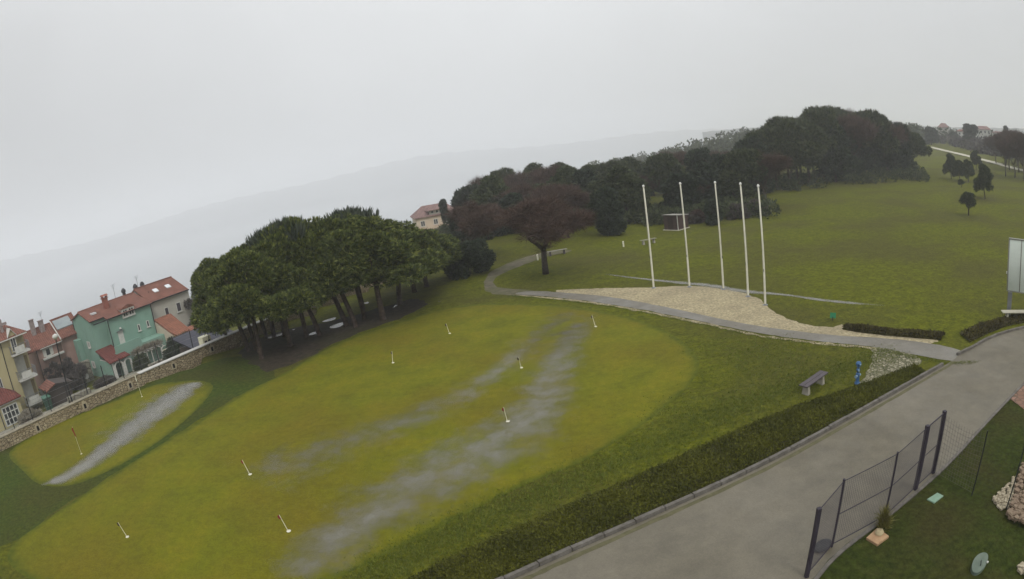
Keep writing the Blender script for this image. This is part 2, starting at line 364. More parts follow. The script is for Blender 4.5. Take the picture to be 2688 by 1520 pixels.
# upper path, gravel bed and the worn dirt path that runs on
PT = [(1400, 763), (1500, 770), (1600, 779), (1700, 797), (1800, 817), (1900, 840), (2000, 858), (2100, 872), (2200, 882), (2350, 889), (2460, 905), (2520, 918)]
PB_ = [(2560, 945), (2500, 950), (2400, 932), (2300, 910), (2150, 897), (2000, 878), (1880, 853), (1750, 825), (1600, 798), (1500, 785), (1400, 776), (1340, 771)]
sheet('path', PT + PB_, .016, M['path'], .04, .4, seed=6)
GR = [(1440, 762), (1560, 757), (1700, 755), (1780, 751), (1850, 752), (1910, 760), (1965, 773), (2000, 788), (2025, 812), (2050, 830), (2090, 846), (2150, 858), (2190, 860), (2215, 849), (2235, 862), (2330, 872), (2430, 880), (2470, 895), (2430, 908), (2350, 893), (2200, 886), (2100, 876), (2000, 862), (1900, 844), (1800, 821), (1700, 800), (1600, 783), (1500, 774)]
sheet('gravel_bed', GR, .012, M['gravel'], .09, .3, seed=7)
ROUGH_EDGE = [(1330, 772), (1400, 777), (1500, 786), (1600, 799), (1750, 826), (1880, 854), (2000, 880), (2150, 899), (2300, 913), (2300, 918), (2150, 904), (2000, 886), (1880, 859), (1750, 831), (1600, 804), (1500, 790), (1400, 780)]
sheet('gravel_edge', ROUGH_EDGE, .010, M['gravel'], .1, .3, 0, 8)
DIRT = [(1410, 762), (1330, 758), (1300, 752), (1293, 738), (1310, 722), (1350, 705), (1400, 685), (1440, 672), (1500, 660), (1500, 655), (1430, 662), (1380, 674), (1330, 692), (1290, 712), (1274, 730), (1268, 752), (1280, 770), (1340, 776), (1410, 778)]
sheet('dirt_path', DIRT, .007, M['dirt'], .08, .5, 1, 9)
ROCKY = [(2282, 905), (2330, 905), (2400, 930), (2425, 950), (2390, 975), (2330, 1000), (2290, 1025), (2240, 1045), (2175, 1085), (2165, 1080), (2210, 1035), (2250, 1012), (2275, 985), (2290, 950)]
M['rubble'] = stonemat('rubble', (.1, .1, .05), (.34, .31, .22), (.06, .065, .02), 5.5, .06)
sheet('stone_rubble', ROCKY, .009, M['rubble'], .12, .3, 1, 10)
# main road with kerb
KERB = [(1330, 1530), (1400, 1497), (1500, 1451), (1620, 1399), (1750, 1341), (1900, 1274), (2050, 1201), (2200, 1118), (2330, 1045), (2440, 982), (2500, 948)]
kp = [gp(*p) for p in KERB]
far_edge = [gp(*p) for p in [(2515, 935), (2560, 912), (2610, 884), (2688, 862), (2800, 840)]]
right_edge = [gp(*p) for p in [(2800, 905), (2688, 1000), (2580, 1112), (2480, 1222), (2400, 1292), (2310, 1365), (2190, 1450), (2118, 1540)]]
d0 = Vector(kp[0]) - Vector(kp[3]); 
ext = Vector(kp[0]) + d0.normalized() * 25; ext2 = Vector(right_edge[-1]) + d0.normalized() * 25
sheet('road', [tuple(ext)] + kp + far_edge + right_edge + [tuple(ext2)], .020, M['road'], raw=True, sm=1)

def strip(name, pts, w0, w1, z0, z1, m, amp=0, seed=1, kind='structure', sm=2, parent=None):
    """a solid strip to the left side of a polyline between offsets w0 and w1"""
    pts = smooth_poly([tuple(p) for p in pts], sm, False); r = random.Random(seed); b = MB(); n = len(pts); vs = []
    for i, p in enumerate(pts):
        a = pts[max(0, i - 1)]; c = pts[min(n - 1, i + 1)]; d = Vector((c[0] - a[0], c[1] - a[1])).normalized(); q = Vector((-d.y, d.x))
        e0 = w0 + r.uniform(-amp, amp); e1 = w1 + r.uniform(-amp, amp)
        vs += [(p[0] + q.x * e0, p[1] + q.y * e0, z0), (p[0] + q.x * e1, p[1] + q.y * e1, z0), (p[0] + q.x * e1, p[1] + q.y * e1, z1), (p[0] + q.x * e0, p[1] + q.y * e0, z1)]
    fs = [(4 * i + j, 4 * i + (j + 1) % 4, 4 * i + 4 + (j + 1) % 4, 4 * i + 4 + j) for i in range(n - 1) for j in range(4)] + [(3, 2, 1, 0), tuple(4 * (n - 1) + j for j in range(4))]
    b.add(vs, fs); o = b.build(name, m, parent)
    if kind: tag(o, kind=kind)
    return o
kl = [tuple(ext)] + kp
def kerbstones(name, pts, w0, w1, h, m, step=1.0, seed=1):
    pts = smooth_poly([tuple(p) for p in pts], 2, False); r = random.Random(seed); P_ = [Vector(p) for p in pts]; out = [P_[0]]; acc = 0
    for a, c_ in zip(P_, P_[1:]):
        d_ = (c_ - a).length; 
        while acc + d_ >= step:
            t_ = (step - acc) / d_; a = a.lerp(c_, t_); out.append(a); d_ = (c_ - a).length; acc = 0
        acc += d_
    b = MB()
    for a, c_ in zip(out, out[1:]):
        u_ = (c_ - a).normalized(); q = Vector((-u_.y, u_.x)); a2 = a + u_ * .012; c2_ = c_ - u_ * .012; hh = h + r.uniform(-.012, .012); e = r.uniform(-.008, .008)
        lo = [a2 + q * (w0 + e), c2_ + q * (w0 + e), c2_ + q * w1, a2 + q * w1]
        b.hexa([(p.x, p.y, 0) for p in lo], [(p.x, p.y, hh) for p in [a2 + q * (w0 + e + .015), c2_ + q * (w0 + e + .015), c2_ + q * w1, a2 + q * w1]])
    tag(b.build(name, m), kind='structure')
kerbstones('kerb', kl, .02, .16, .13, M['kerb'])
strip('gutter', kl, -.28, -.12, .0, .026, mat('gutter silt', [(.07, .065, .03), (.12, .11, .06)], 3), .02)
kerbstones('far_kerb', far_edge, .0, .14, .12, M['kerb'], 1.0, 2)
strip('road_edge', right_edge, .02, .14, 0, .05, M['kerb'], .004)
# verge at the lower right, darker grass
re_ = [tuple(ext2)] + right_edge[::-1]
VERGE = re_ + [(60, 20), (40, -25), (-5, -20)]
sheet('verge', VERGE, .006, M['vergegrass'], raw=True, sm=0)
pts = [gp(2650, 1047), gp(2688, 1002), (31, 15), (24, 9), gp(2700, 1085)]
M['paving'] = stonemat('red paving', (.16, .09, .06), (.25, .15, .11), (.09, .07, .05), 3.2, .02)
sheet('patio', pts, .022, M['paving'], raw=True, sm=0)

# ------------------------------------------------------------------ standing water
def ribbon(name, A, B, z, m, na=14, raw=False, soft=1.0, thr=None):
    A = [gp(*p) for p in A]; B = [gp(*p) for p in B]
    A = smooth_poly(A, 2, False); B = smooth_poly(B, 2, False); k = min(len(A), len(B))
    v = []; wt = []
    for i in range(k):
        for j in range(na + 1):
            t = j / na; v.append((A[i][0] + (B[i][0] - A[i][0]) * t, A[i][1] + (B[i][1] - A[i][1]) * t, z))
            e = min(1, min(t, 1 - t) * 2.2) ** .8 * min(1, min(i, k - 1 - i) / 4)
            wt.append(e * soft)
    f = [(i * (na + 1) + j, i * (na + 1) + j + 1, (i + 1) * (na + 1) + j + 1, (i + 1) * (na + 1) + j) for i in range(k - 1) for j in range(na)]
    me = bpy.data.meshes.new(name); me.from_pydata(v, [], f); me.update()
    at = me.attributes.new('wet', 'FLOAT', 'POINT'); at.data.foreach_set('value', wt)
    o = link(name, me, m); tag(o, kind='structure'); return o
ribbon('puddle', [(1400, 806), (1370, 850), (1320, 905), (1250, 965), (1170, 1015), (1050, 1060), (900, 1100), (760, 1140), (650, 1180), (560, 1230)],
       [(1610, 815), (1530, 858), (1460, 905), (1400, 960), (1320, 1020), (1240, 1085), (1130, 1150), (980, 1215), (860, 1270), (760, 1320)], .013, M['puddle'], soft=.5)
ribbon('puddle', [(1485, 835), (1430, 880), (1370, 940), (1330, 1010), (1270, 1070), (1130, 1130), (990, 1200), (890, 1265), (800, 1340), (700, 1440), (620, 1519)],
       [(1600, 815), (1570, 890), (1560, 960), (1560, 1040), (1540, 1130), (1490, 1215), (1380, 1275), (1240, 1345), (1100, 1410), (990, 1470), (880, 1540)], .0145, M['puddle'], soft=.62)
ribbon('puddle', [(95, 1272), (160, 1240), (225, 1190), (275, 1145), (325, 1100), (370, 1065), (420, 1030), (470, 1004), (525, 1000)],
       [(105, 1280), (190, 1272), (262, 1228), (340, 1176), (420, 1118), (480, 1075), (515, 1045), (528, 1022), (540, 1004)], .014, M['puddle'], soft=1.0)
ribbon('puddle', [(200, 1200), (230, 1140), (280, 1085), (340, 1045), (400, 1018), (470, 1003), (540, 1000)],
       [(300, 1215), (360, 1185), (430, 1140), (490, 1090), (530, 1050), (552, 1022), (556, 1008)], .0155, M['puddle'], soft=.45)
ribbon('puddle', [(1575, 716), (1650, 725), (1720, 732), (1800, 738), (1870, 743), (1950, 758), (2060, 770), (2170, 785), (2330, 800)],
       [(1575, 720), (1650, 731), (1720, 740), (1800, 750), (1870, 756), (1950, 774), (2060, 776), (2170, 797), (2330, 806)], .013, M['puddle'], na=6, soft=.9)
def pool(pxs, seed):
    pts = smooth_poly([gp(*p) for p in pxs], 2)
    b = MB().add([(p[0], p[1], .012) for p in pts], [tuple(range(len(pts)))]); me = b.mesh('puddle'); 
    at = me.attributes.new('wet', 'FLOAT', 'POINT'); at.data.foreach_set('value', [.85] * len(me.vertices))
    tag(link('puddle', me, M['puddle']), kind='structure')
for k, q in enumerate([[(697, 885), (720, 880), (745, 873), (742, 879), (715, 888), (696, 890)], [(768, 864), (775, 862), (774, 866), (767, 867)], [(806, 881), (820, 872), (832, 871), (833, 877), (815, 880)],
          [(841, 846), (860, 838), (883, 832), (880, 839), (860, 845)], [(864, 858), (890, 848), (905, 846), (900, 855), (880, 862), (866, 862)], [(1030, 808), (1040, 800), (1054, 792), (1050, 800), (1036, 806)],
          [(955, 795), (968, 792), (968, 797), (957, 798)], [(1146, 793), (1155, 790), (1156, 793)]]): pool(q, k)
# ------------------------------------------------------------------ far land
def ridge(name, az0, az1, dist, base, topf, depth, m, n=160):
    v = []; 
    for i in range(n + 1):
        a = R(az0 + (az1 - az0) * i / n); t = i / n
        for k, (dd, hh) in enumerate(((0, 0), (.25, .55), (.55, .9), (1, 1), (1.6, .5))):
            h = topf(t) * hh * (1 + .05 * math.sin(i * 1.7 + k)); d = dist + depth * dd + 40 * math.sin(i * .31)
            v.append((d * math.sin(a), d * math.cos(a), base + h))
    f = [(i * 5 + j, i * 5 + 5 + j, i * 5 + 6 + j, i * 5 + 1 + j) for i in range(n) for j in range(4)]
    me = bpy.data.meshes.new(name); me.from_pydata(v, [], [q[::-1] for q in f]); me.update()
    me.polygons.foreach_set('use_smooth', [True] * len(me.polygons))
    tag(link(name, me, m), kind='structure')
ridge('hills', -75, 35, 3350, -45.5, lambda t: 88 + 20 * math.sin(t * 13) + 14 * math.sin(t * 31 + 1) + 10 * t, 500, M['hills'])
ridge('hills', 20, 75, 1250, 0, lambda t: 13.5 + 2.5 * math.sin(t * 9 + .5) + 1.2 * math.sin(t * 23), 300, M['hills'])

# ------------------------------------------------------------------ foliage
def foliage(name, lobes, n, length, width, blades=6, up=.5, spread=.6, seed=1, inner=.45, clump=.0):
    g = np.random.default_rng(seed); lo = np.array(lobes, float)
    wts = lo[:, 3] ** 2; k = g.choice(len(lo), n, p=wts / wts.sum())
    d = g.normal(size=(n, 3)); d[:, 2] = d[:, 2] * .9 + .25; d /= np.linalg.norm(d, axis=1)[:, None]
    rr = lo[k, 3] * (inner + (1.06 - inner) * g.random(n) ** .45)
    sq = lo[k, 4] if lo.shape[1] > 4 else np.ones(n)
    P = lo[k, :3] + d * rr[:, None] * np.stack([np.ones(n), np.ones(n), sq], 1)
    rnd = np.clip(.45 + g.normal(size=n) * .27, 0, 1)
    D = np.repeat(d, blades, 0) + np.array([0, 0, up]) + g.normal(size=(n * blades, 3)) * spread
    D /= np.linalg.norm(D, axis=1)[:, None]
    S = np.cross(D, g.normal(size=D.shape)); S /= np.linalg.norm(S, axis=1)[:, None] + 1e-9
    B = np.repeat(P, blades, 0) + g.normal(size=D.shape) * clump
    ln = length * (.6 + .8 * g.random(len(B)))[:, None]; wd = width * (.6 + .7 * g.random(len(B)))[:, None]
    v = np.stack([B - S * wd * .35, B + S * wd * .35, B + D * ln * .55 + S * wd * .5, B + D * ln, B + D * ln * .55 - S * wd * .5], 1).reshape(-1, 3)
    m = len(B); me = bpy.data.meshes.new(name)
    me.vertices.add(5 * m); me.vertices.foreach_set('co', v.ravel())
    me.loops.add(5 * m); me.loops.foreach_set('vertex_index', np.arange(5 * m))
    me.polygons.add(m); me.polygons.foreach_set('loop_start', np.arange(0, 5 * m, 5)); me.polygons.foreach_set('loop_total', np.full(m, 5))
    me.update(calc_edges=True)
    a = me.attributes.new('rnd', 'FLOAT', 'FACE'); a.data.foreach_set('value', np.clip(np.repeat(rnd, blades) + g.normal(size=m) * .08, 0, 1))
    return me

def fmat(name, cols, rough=.75):
    return mat(name, cols, attr='rnd', rough=rough, spec=.2)
F_PINE = fmat('stone pine needles', [(.022, .034, .010), (.062, .084, .022), (.115, .140, .034), (.22, .24, .055)])
F_DARK = fmat('dark evergreen leaves', [(.014, .022, .014), (.028, .040, .024), (.052, .068, .036)])  # this and the next two tones are lightened to stand in for thicker fog
F_MID = fmat('mixed evergreen leaves', [(.024, .034, .016), (.05, .064, .028), (.09, .102, .044)])
F_BROWN = fmat('bare reddish twigs', [(.036, .022, .016), (.07, .043, .033), (.11, .07, .054)])
F_PURPLE = fmat('bare purple twigs', [(.05, .025, .03), (.08, .045, .048), (.12, .075, .07)])
F_HEDGE = fmat('hedge leaves', [(.036, .041, .005), (.074, .078, .007), (.125, .128, .014)])
F_HBROWN = fmat('brown hedge leaves', [(.03, .025, .008), (.06, .05, .016), (.12, .11, .03)])
F_GREY = fmat('grey shrub twigs', [(.03, .025, .025), (.07, .06, .055), (.14, .12, .1)])
F_DRY = fmat('dry vine stems', [(.1, .085, .06), (.22, .2, .15), (.34, .3, .24)])
F_SHOOT = fmat('grey green pine shoots', [(.02, .03, .02), (.05, .065, .045), (.09, .105, .07)])
M['bark'] = mat('pine bark', [(.018, .013, .011), (.05, .036, .028), (.09, .066, .05)], 5, .95, .03, 12)
M['trunk'] = mat('grey brown bark', [(.035, .028, .022), (.085, .068, .052)], 5, .95, .02, 14)

def lobes_dome(seed, r, h, n, lr, z0, flat=.55):
    g = random.Random(seed); o = []
    for i in range(n):
        a = g.uniform(0, 2 * math.pi); t = g.random() ** .55
        rad = r * t * g.uniform(.85, 1.08); zz = z0 + h * (1 - t ** 2.2) * g.uniform(.82, 1.05)
        o.append((rad * math.cos(a), rad * math.sin(a), zz, lr * g.uniform(.75, 1.3), .75))
        if i % 2: o.append((rad * math.cos(a) * .9, rad * math.sin(a) * .9, z0 + (zz - z0) * flat * g.random(), lr * g.uniform(.7, 1.1), .8))
    return o
def pine_trunk(seed, h, r, lean=.25, limbs=6, base=0):
    g = random.Random(seed); b = MB(); lx, ly = g.uniform(-lean, lean), g.uniform(-lean, lean); ph = g.uniform(0, 6)
    pts = [(lx * t * t * h * .3 + .08 * math.sin(ph + t * 5), ly * t * t * h * .3 + .08 * math.cos(ph + t * 4), base - .15 + t * h) for t in (0, .05, .2, .4, .6, .8, 1)]
    b.path(pts, [r * 1.35, r * 1.1, r, r * .88, r * .75, r * .55, r * .35], 9)
    for i in range(limbs):
        k = 4 if i % 2 else 5; p = pts[k]; a = g.uniform(0, 6.28); l = h * g.uniform(.22, .4)
        q1 = (p[0] + math.cos(a) * l * .45, p[1] + math.sin(a) * l * .45, p[2] + l * .3); q2 = (p[0] + math.cos(a) * l, p[1] + math.sin(a) * l, p[2] + l * .75)
        b.path([p, q1, q2], [r * .42, r * .26, r * .1], 6)
    return b.mesh('trunk', True)

ROOTS = {}
def tree(name, label, cat, loc, crown, trunk, cm, tm, rz=0, sc=(1, 1, 1), group=None, extra=()):
    t = thing(name, label, cat, loc, rz, group); t.scale = sc
    link('crown', crown, cm, t)
    if trunk is not None: link('trunk', trunk, tm, t)
    for n_, me_, m_ in extra: link(n_, me_, m_, t)
    return t

# ------------------------------------------------------------------ the grove of stone pines
PCR = [foliage('crown', lobes_dome(20 + i, 2.5, 3.6, 44, .68, 2.9), 13500, .21, .042, 7, .55, .5, 30 + i) for i in range(4)]
PTR = [pine_trunk(40 + i, 5.6, .15, .3, 7) for i in range(4)]
SH = foliage('shoots', [(math.cos(a_) * r_, math.sin(a_) * r_, 6.55 - r_ * r_ * .22, .4, .5) for a_, r_ in [(q * 1.9, .25 * q ** .75) for q in range(13)]], 260, .62, .085, 6, 2.6, .22, 77, .8, .05)
PINES = [((651, 922), 1.0, .93, 'leftmost stone pine of the grove, standing by the stone wall'),
 ((670, 919), .85, .9, 'slim stone pine just right of the leftmost one, trunk leaning left'),
 ((683, 924), .8, .88, 'thin stone pine squeezed behind the ivied front trunk'),
 ((691, 941), 1.0, .92, 'front stone pine with a rough ivied trunk, nearest the putting green'),
 ((697, 882), .85, 1.0, 'stone pine with a thin curved trunk behind the left cluster'),
 ((718, 885), 1.0, 1.05, 'stone pine with a thick dark trunk beside the first long puddle'),
 ((748, 882), .95, 1.0, 'stone pine right of the long puddle, ivy patches on its trunk'),
 ((758, 881), .85, 1.08, 'stone pine with an orange brown trunk beside the ivied one'),
 ((765, 907), 1.05, 1.0, 'stone pine with a thin ivy wrapped trunk on bare earth'),
 ((802, 886), 1.0, 1.06, 'stone pine in the middle of the grove, straight dark trunk'),
 ((836, 881), 1.0, 1.05, 'stone pine with a thin trunk leaning left beside a white puddle'),
 ((908, 856), 1.1, 1.06, 'stone pine leaning left, behind it the largest puddles'),
 ((931, 859), 1.1, 1.03, 'stone pine right of the leaning one, pale ivied trunk'),
 ((951, 810), 1.1, 1.18, 'stone pine at the back with a forked trunk'),
 ((954, 836), 1.0, 1.02, 'stone pine in front of the forked one, low leafy trunk base'),
 ((1002, 840), 1.25, 1.04, 'stone pine with the thickest straight trunk, right end of the grove'),
 ((1052, 800), 1.2, .93, 'low spreading stone pine right of the thickest trunk'),
 ((1090, 766), 1.15, .86, 'last stone pine on the right of the grove, crown near the ground')]
LEAN = {1: -.06, 10: -.14, 11: -.16, 12: -.14, 0: -.08}
PROF = ([460, 490, 510, 560, 620, 700, 760, 800, 850, 920, 1000, 1060, 1110, 1160, 1200], [800, 740, 705, 668, 642, 618, 585, 556, 546, 548, 560, 575, 600, 632, 668])
def height_at(base, px, py):
    x, y = gp(*base); a = gp(px, py, 0.0 if py > 800 else 5.0); z0 = 0.0 if py > 800 else 5.0
    k = math.hypot(x, y) / math.hypot(*a); return CAM_H - (CAM_H - z0) * k
PINES += [((1120, 752), 1.15, .8, 'dark pine crown between the grove and the round bush'), ((600, 905), .8, .8, 'low pine at the far left end of the grove, behind the stone wall')]
for i, ((px, py), s, hz, lab) in enumerate(PINES):
    x, y = gp(px, py)
    ex = [('shoots', SH, F_SHOOT)] if i in (9, 13, 7) else []
    cx = px - 22 + (10 if px > 900 else 0); H = height_at((px, py), cx, float(np.interp(cx, *PROF)) + (14 if py > 900 else 4) - (8 if i % 3 == 1 else 0))
    t = tree('stone_pine', lab, 'pine tree', (x, y, 0), PCR[i % 4], PTR[(i * 3 + 1) % 4], F_PINE, M['bark'], i * 1.3, (s * 1.12, s * 1.12, H / 7.15), 'stone pines of the grove by the wall', ex)
    if i in LEAN: t.rotation_euler = (0, LEAN[i], 0)
# ------------------------------------------------------------------ bare red-brown tree, bushes in the middle
def bare(seed, h, r, spread, depth=5):
    g = random.Random(seed); b = MB(); tips = []
    def br(p, d, l, rad, k):
        d = d.normalized(); mid = p + d * l * .5 + Vector((g.uniform(-1, 1), g.uniform(-1, 1), g.uniform(-.3, .6))) * l * .07; q = p + d * l
        b.path([p, mid, q], [rad, rad * .85, rad * .68], 6 if k < 2 else 4)
        if k >= depth: tips.append(q); return
        for j in range(3 if k < 3 else 2):
            a = g.uniform(0, 6.28); s = spread * g.uniform(.6, 1.2)
            nd = d + Vector((math.cos(a) * s, math.sin(a) * s, g.uniform(-.1, .35)))
            br(q, nd, l * g.uniform(.62, .85), rad * .62, k + 1)
        tips.append(q)
    br(Vector((0, 0, -.1)), Vector((.05, .02, 1)), h * .3, r, 0)
    return b.mesh('trunk', True), tips
bt, tips = bare(11, 7.6, .26, 1.15)
g = random.Random(5)
lob = [(p.x, p.y, p.z, .5, .8) for p in tips if p.z > 1.4]
bc = foliage('twigs', lob, 8500, .62, .022, 4, .2, .7, 12, .1)
x, y = gp(1433, 719)
t = thing('bare_tree', 'wide bare reddish brown tree beside the bend of the dirt path', 'bare tree', (x, y, 0), .6); t.scale = (1.18, 1.18, .92)
link('trunk', bt, M['trunk'], t); link('crown', bc, F_BROWN, t)
x, y = gp(1290, 700)
bt2, tips2 = bare(23, 6.2, .16, 1.0); bc2 = foliage('twigs', [(p.x, p.y, p.z, .5, .8) for p in tips2 if p.z > .8], 6500, .6, .022, 4, .2, .7, 14, .1)
t = thing('bare_tree', 'thinner bare brown tree behind the dark round bush', 'bare tree', (-4.0, 61.0, -.3), 0); t.scale = (1.25, 1.25, 1.0)
link('trunk', bt2, M['trunk'], t); link('crown', bc2, F_BROWN, t)
t = thing('bare_tree', 'bare brown tree left of the dark conifer near the shed', 'bare tree', (7.0, 66.0, 0), 1.9); t.scale = (1.1, 1.1, .95)
link('trunk', bt2, M['trunk'], t); link('crown', bc2, F_BROWN, t)

def bush_lobes(seed, w, h, n, lr, taper=.5):
    g = random.Random(seed); o = []
    for i in range(n):
        z = h * g.random(); rad = w * (1 - taper * (z / h) ** 2) * g.random() ** .5; a = g.uniform(0, 6.28)
        o.append((rad * math.cos(a), rad * math.sin(a), lr * .5 + z * (1 - lr / h), lr * g.uniform(.7, 1.25), .9))
    return o
def shrub(name, label, cat, loc, w, h, n, tuft, m, seed, group=None, ln=.2, wd=.07, lr=.5, taper=.5, up=.4):
    t = thing(name, label, cat, loc, 0, group)
    link('foliage', foliage('foliage', bush_lobes(seed, w, h, n, lr, taper), tuft, ln, wd, 5, up, .7, seed), m, t)
    b = MB()
    for k in range(3): b.path([(.06 * k, 0, -.05), (.1 * (k - 1) * w, .08 * k, h * .3), (.3 * (k - 1) * w, .2 * w * (k - 1), h * .65)], [.05, .035, .015], 6)
    link('stem', b.mesh('stem'), M['trunk'], t)
    return t
x, y = gp(1232, 724)
shrub('evergreen_bush', 'dark round evergreen bush right of the pine grove', 'bush', (x, y + .6, 0), 1.9, 2.7, 26, 6500, F_DARK, 51, lr=.65, taper=.25)
shrub('evergreen_bush', 'tall blackish evergreen left of the brown shed', 'bush', (11.2, 64.0, 0), 1.45, 4.9, 34, 7500, F_DARK, 52, ln=.25, wd=.09, lr=.7, taper=.45)
x, y = gp(1877, 590)
shrub('conifer', 'small blue grey conifer between the second and third flagpole, behind the lawn', 'conifer', (x, y, 0), .85, 2.6, 20, 3000, F_DARK, 53, ln=.22, wd=.08, lr=.45, taper=.7)
for k, (px, py, w_, h_, lab) in enumerate([(1815, 588, 1.0, .9, 'low grey shrub just right of the shed'), (1842, 584, .9, 1.3, 'brownish shrub left of the small conifer'),
                              (1940, 575, 1.3, 1.5, 'pale twiggy shrub behind the fourth flagpole'), (1990, 566, 1.3, 1.6, 'pale twiggy shrub behind the fifth flagpole')]):
    x, y = gp(px, py); shrub('shrub', lab, 'shrub', (x, y + .4, 0), w_, h_, 12, 1500, F_GREY if k != 1 else F_BROWN, 60 + k, ln=.3, wd=.05, lr=.4, taper=.4)

# ------------------------------------------------------------------ the wood behind the lawn: individual trees
FC = [foliage('crown', lobes_dome(120, 2.6, 3.6, 26, .95, 3.6, .8), 3800, .45, .11, 6, .5, .6, 130),
      foliage('crown', bush_lobes(121, 2.0, 7.0, 34, .95, .55), 4200, .42, .13, 5, .4, .7, 131),
      foliage('crown', lobes_dome(122, 2.3, 4.6, 30, .9, 3.0, .8), 4000, .42, .12, 6, .3, .7, 132),
      foliage('crown', bush_lobes(123, 1.0, 8.6, 34, .6, .75), 3000, .36, .09, 5, .9, .4, 133)]
FT = [pine_trunk(140, 6.0, .16, .2, 6), pine_trunk(141, 6.5, .14, .05, 3), pine_trunk(142, 6.0, .17, .25, 8), pine_trunk(143, 8.0, .1, .02, 0)]
bt3, tips3 = bare(31, 8.0, .17, .8); bc3 = foliage('twigs', [(p.x, p.y, p.z, .55, .9) for p in tips3 if p.z > 2], 4000, .8, .028, 4, .5, .6, 15, .1)
KIND = [('umbrella_pine', 'umbrella shaped pine in the wood behind the lawn', 'pine tree', F_MID), ('evergreen_tree', 'bushy dark evergreen in the wood behind the lawn', 'evergreen tree', F_DARK),
        ('broadleaf_tree', 'rounded green tree in the wood behind the lawn', 'tree', F_MID), ('cypress', 'narrow dark cypress in the wood behind the lawn', 'cypress', F_DARK), ('bare_tree', 'leafless brown tree in the wood behind the lawn', 'bare tree', F_BROWN)]
def wood(az, d, k, top, wsc=1.0, lab=None):
    x, y = d * math.sin(R(az)), d * math.cos(R(az)); z = float(tz(x, y)); H = top - z
    nat = [7.9, 8.0, 8.3, 9.2, 8.2][k]
    nm, lb, ct, m = KIND[k]; s = H / nat
    sec = ('by the red roofed house' if az < -1.5 else 'behind the wide bare tree' if az < 6 else 'above the blackish evergreen' if az < 12.5 else 'above the brown hut' if az < 18.5 else 'above the middle flagpoles' if az < 26.3 else 'left in the tall dark block' if az < 32 else 'at the summit of the tall dark block' if az < 37 else 'at the right end of the tall dark block')
    lb = ['umbrella pine', 'bushy dark evergreen', 'rounded green tree', 'narrow dark cypress', 'leafless brown tree'][k] + (', back row ' if d > 88 and az < 26 or d > 120 + (az - 26) else ', front row ') + sec
    c = FC[k] if k < 4 else bc3; tr = FT[k] if k < 4 else bt3
    tree(nm, lab or lb, ct, (x, y, z), c, tr, m, M['bark'] if k < 4 else M['trunk'], rng.uniform(0, 6), (wsc * s ** .5, wsc * s ** .5, s), 'trees of the wood behind the lawn')
def topel(az, d, el): return 10 + d * math.tan(R(el))
els = ([-9, -7, -5.5, -4.2, -2.1, 1.1, 3.2, 5.5, 8, 10.8, 12.7, 16.4, 20.2, 24, 25.9, 29.9, 33.9, 37.8, 41.6, 44], [-6.2, -5.2, -4.4, -3.2, -1.4, -1.4, -.8, -.9, -1.1, -1.5, -1.5, -1.2, -.9, -.3, .3, 1.5, 2.2, 1.4, -.2, -1.8])
r2 = random.Random(3)
row = []
for az in np.arange(-4.3, 13, 1.35): row.append((az + r2.uniform(-.3, .3), r2.uniform(74, 84)))
for az in np.arange(-3.0, 26, 1.6): row.append((az + r2.uniform(-.4, .4), r2.uniform(92, 106)))
for az in np.arange(12.5, 27, 1.45): row.append((az + r2.uniform(-.4, .4), r2.uniform(74, 82) if az > 15.5 else 88))
for az in np.arange(26.5, 42, 1.3): row.append((az + r2.uniform(-.3, .3), 100 + (az - 26) * 2.1 + r2.uniform(-3, 3)))
for az in np.arange(27, 40, 1.2): row.append((az + r2.uniform(-.4, .4), 122 + (az - 26) * 2 + r2.uniform(-4, 4)))
for az in np.arange(-9, -5, 1.3): row.append((az, 84 + r2.uniform(-4, 4)))
for i, (az, d) in enumerate(row):
    el = float(np.interp(az, *els)); back = d > 88
    k = r2.choice([0, 0, 1, 2, 4, 4, 2, 3] if az < 14 else [0, 1, 2, 1, 4, 1, 0, 4])
    top = topel(az, d, el) - (0 if back or az < -5 else r2.uniform(.8, 2.8)) + r2.uniform(-1.5, .6)
    if az < -5: top = min(top, .6); k = 2
    wood(az, d, k, top, 1.15 if az < 26 else 1.35)
# undergrowth that closes the foot of the wood
ug = random.Random(8); ul = []
for i in range(210):
    az = ug.uniform(-4, 42); d = ug.uniform(69, 78) if az < 26 else ug.uniform(98, 118) + (az - 30) * 1.2
    if az < 12: d += 6
    x, y = d * math.sin(R(az)), d * math.cos(R(az)); ul.append((x, y, float(tz(x, y)) + .5, ug.uniform(.9, 1.6), .8))
o = link('undergrowth', foliage('undergrowth', ul, 15000, .4, .13, 5, .4, .7, 90), F_MID); tag(o, 'dark undergrowth at the foot of the wood', 'undergrowth', kind='stuff')
# far woods, too many to count
def farwood(name, label, m, n, azr, dr, h, seed, size):
    g = random.Random(seed); lb = []
    for i in range(n):
        az = g.uniform(*azr); d = g.uniform(*dr) if dr[1] > 1 else np.interp(az, [42, 43.5, 48, 52, 59], [330, 300, 222, 186, 150]) * (1 + .9 * g.random() ** 1.3); x, y = d * math.sin(R(az)), d * math.cos(R(az)); z = float(tz(x, y)); hh = h * g.uniform(.6, 1.1)
        for k in range(3): lb.append((x + g.uniform(-1, 1) * size, y + g.uniform(-1, 1) * size, z + hh * (.25 + .25 * k), size * g.uniform(.7, 1.1), 1))
    o = link(name, foliage(name, lb, n * 42, 1.0, .5, 4, .4, .8, seed), m); tag(o, label, 'woodland', kind='stuff')
farwood('far_woodland', 'hazy wooded ridge beyond the near trees', F_MID, 420, (9, 42), (230, 420), 9.5, 91, 2.3)
farwood('hillside_scrub', 'grey green scrub covering the slope below the white villa', F_GREY, 330, (42.3, 59), (0, 1), 3.2, 92, 1.7)
farwood('hillside_trees', 'dark trees around the houses on the skyline', F_MID, 150, (42, 60), (300, 420), 6.5, 93, 2.2)

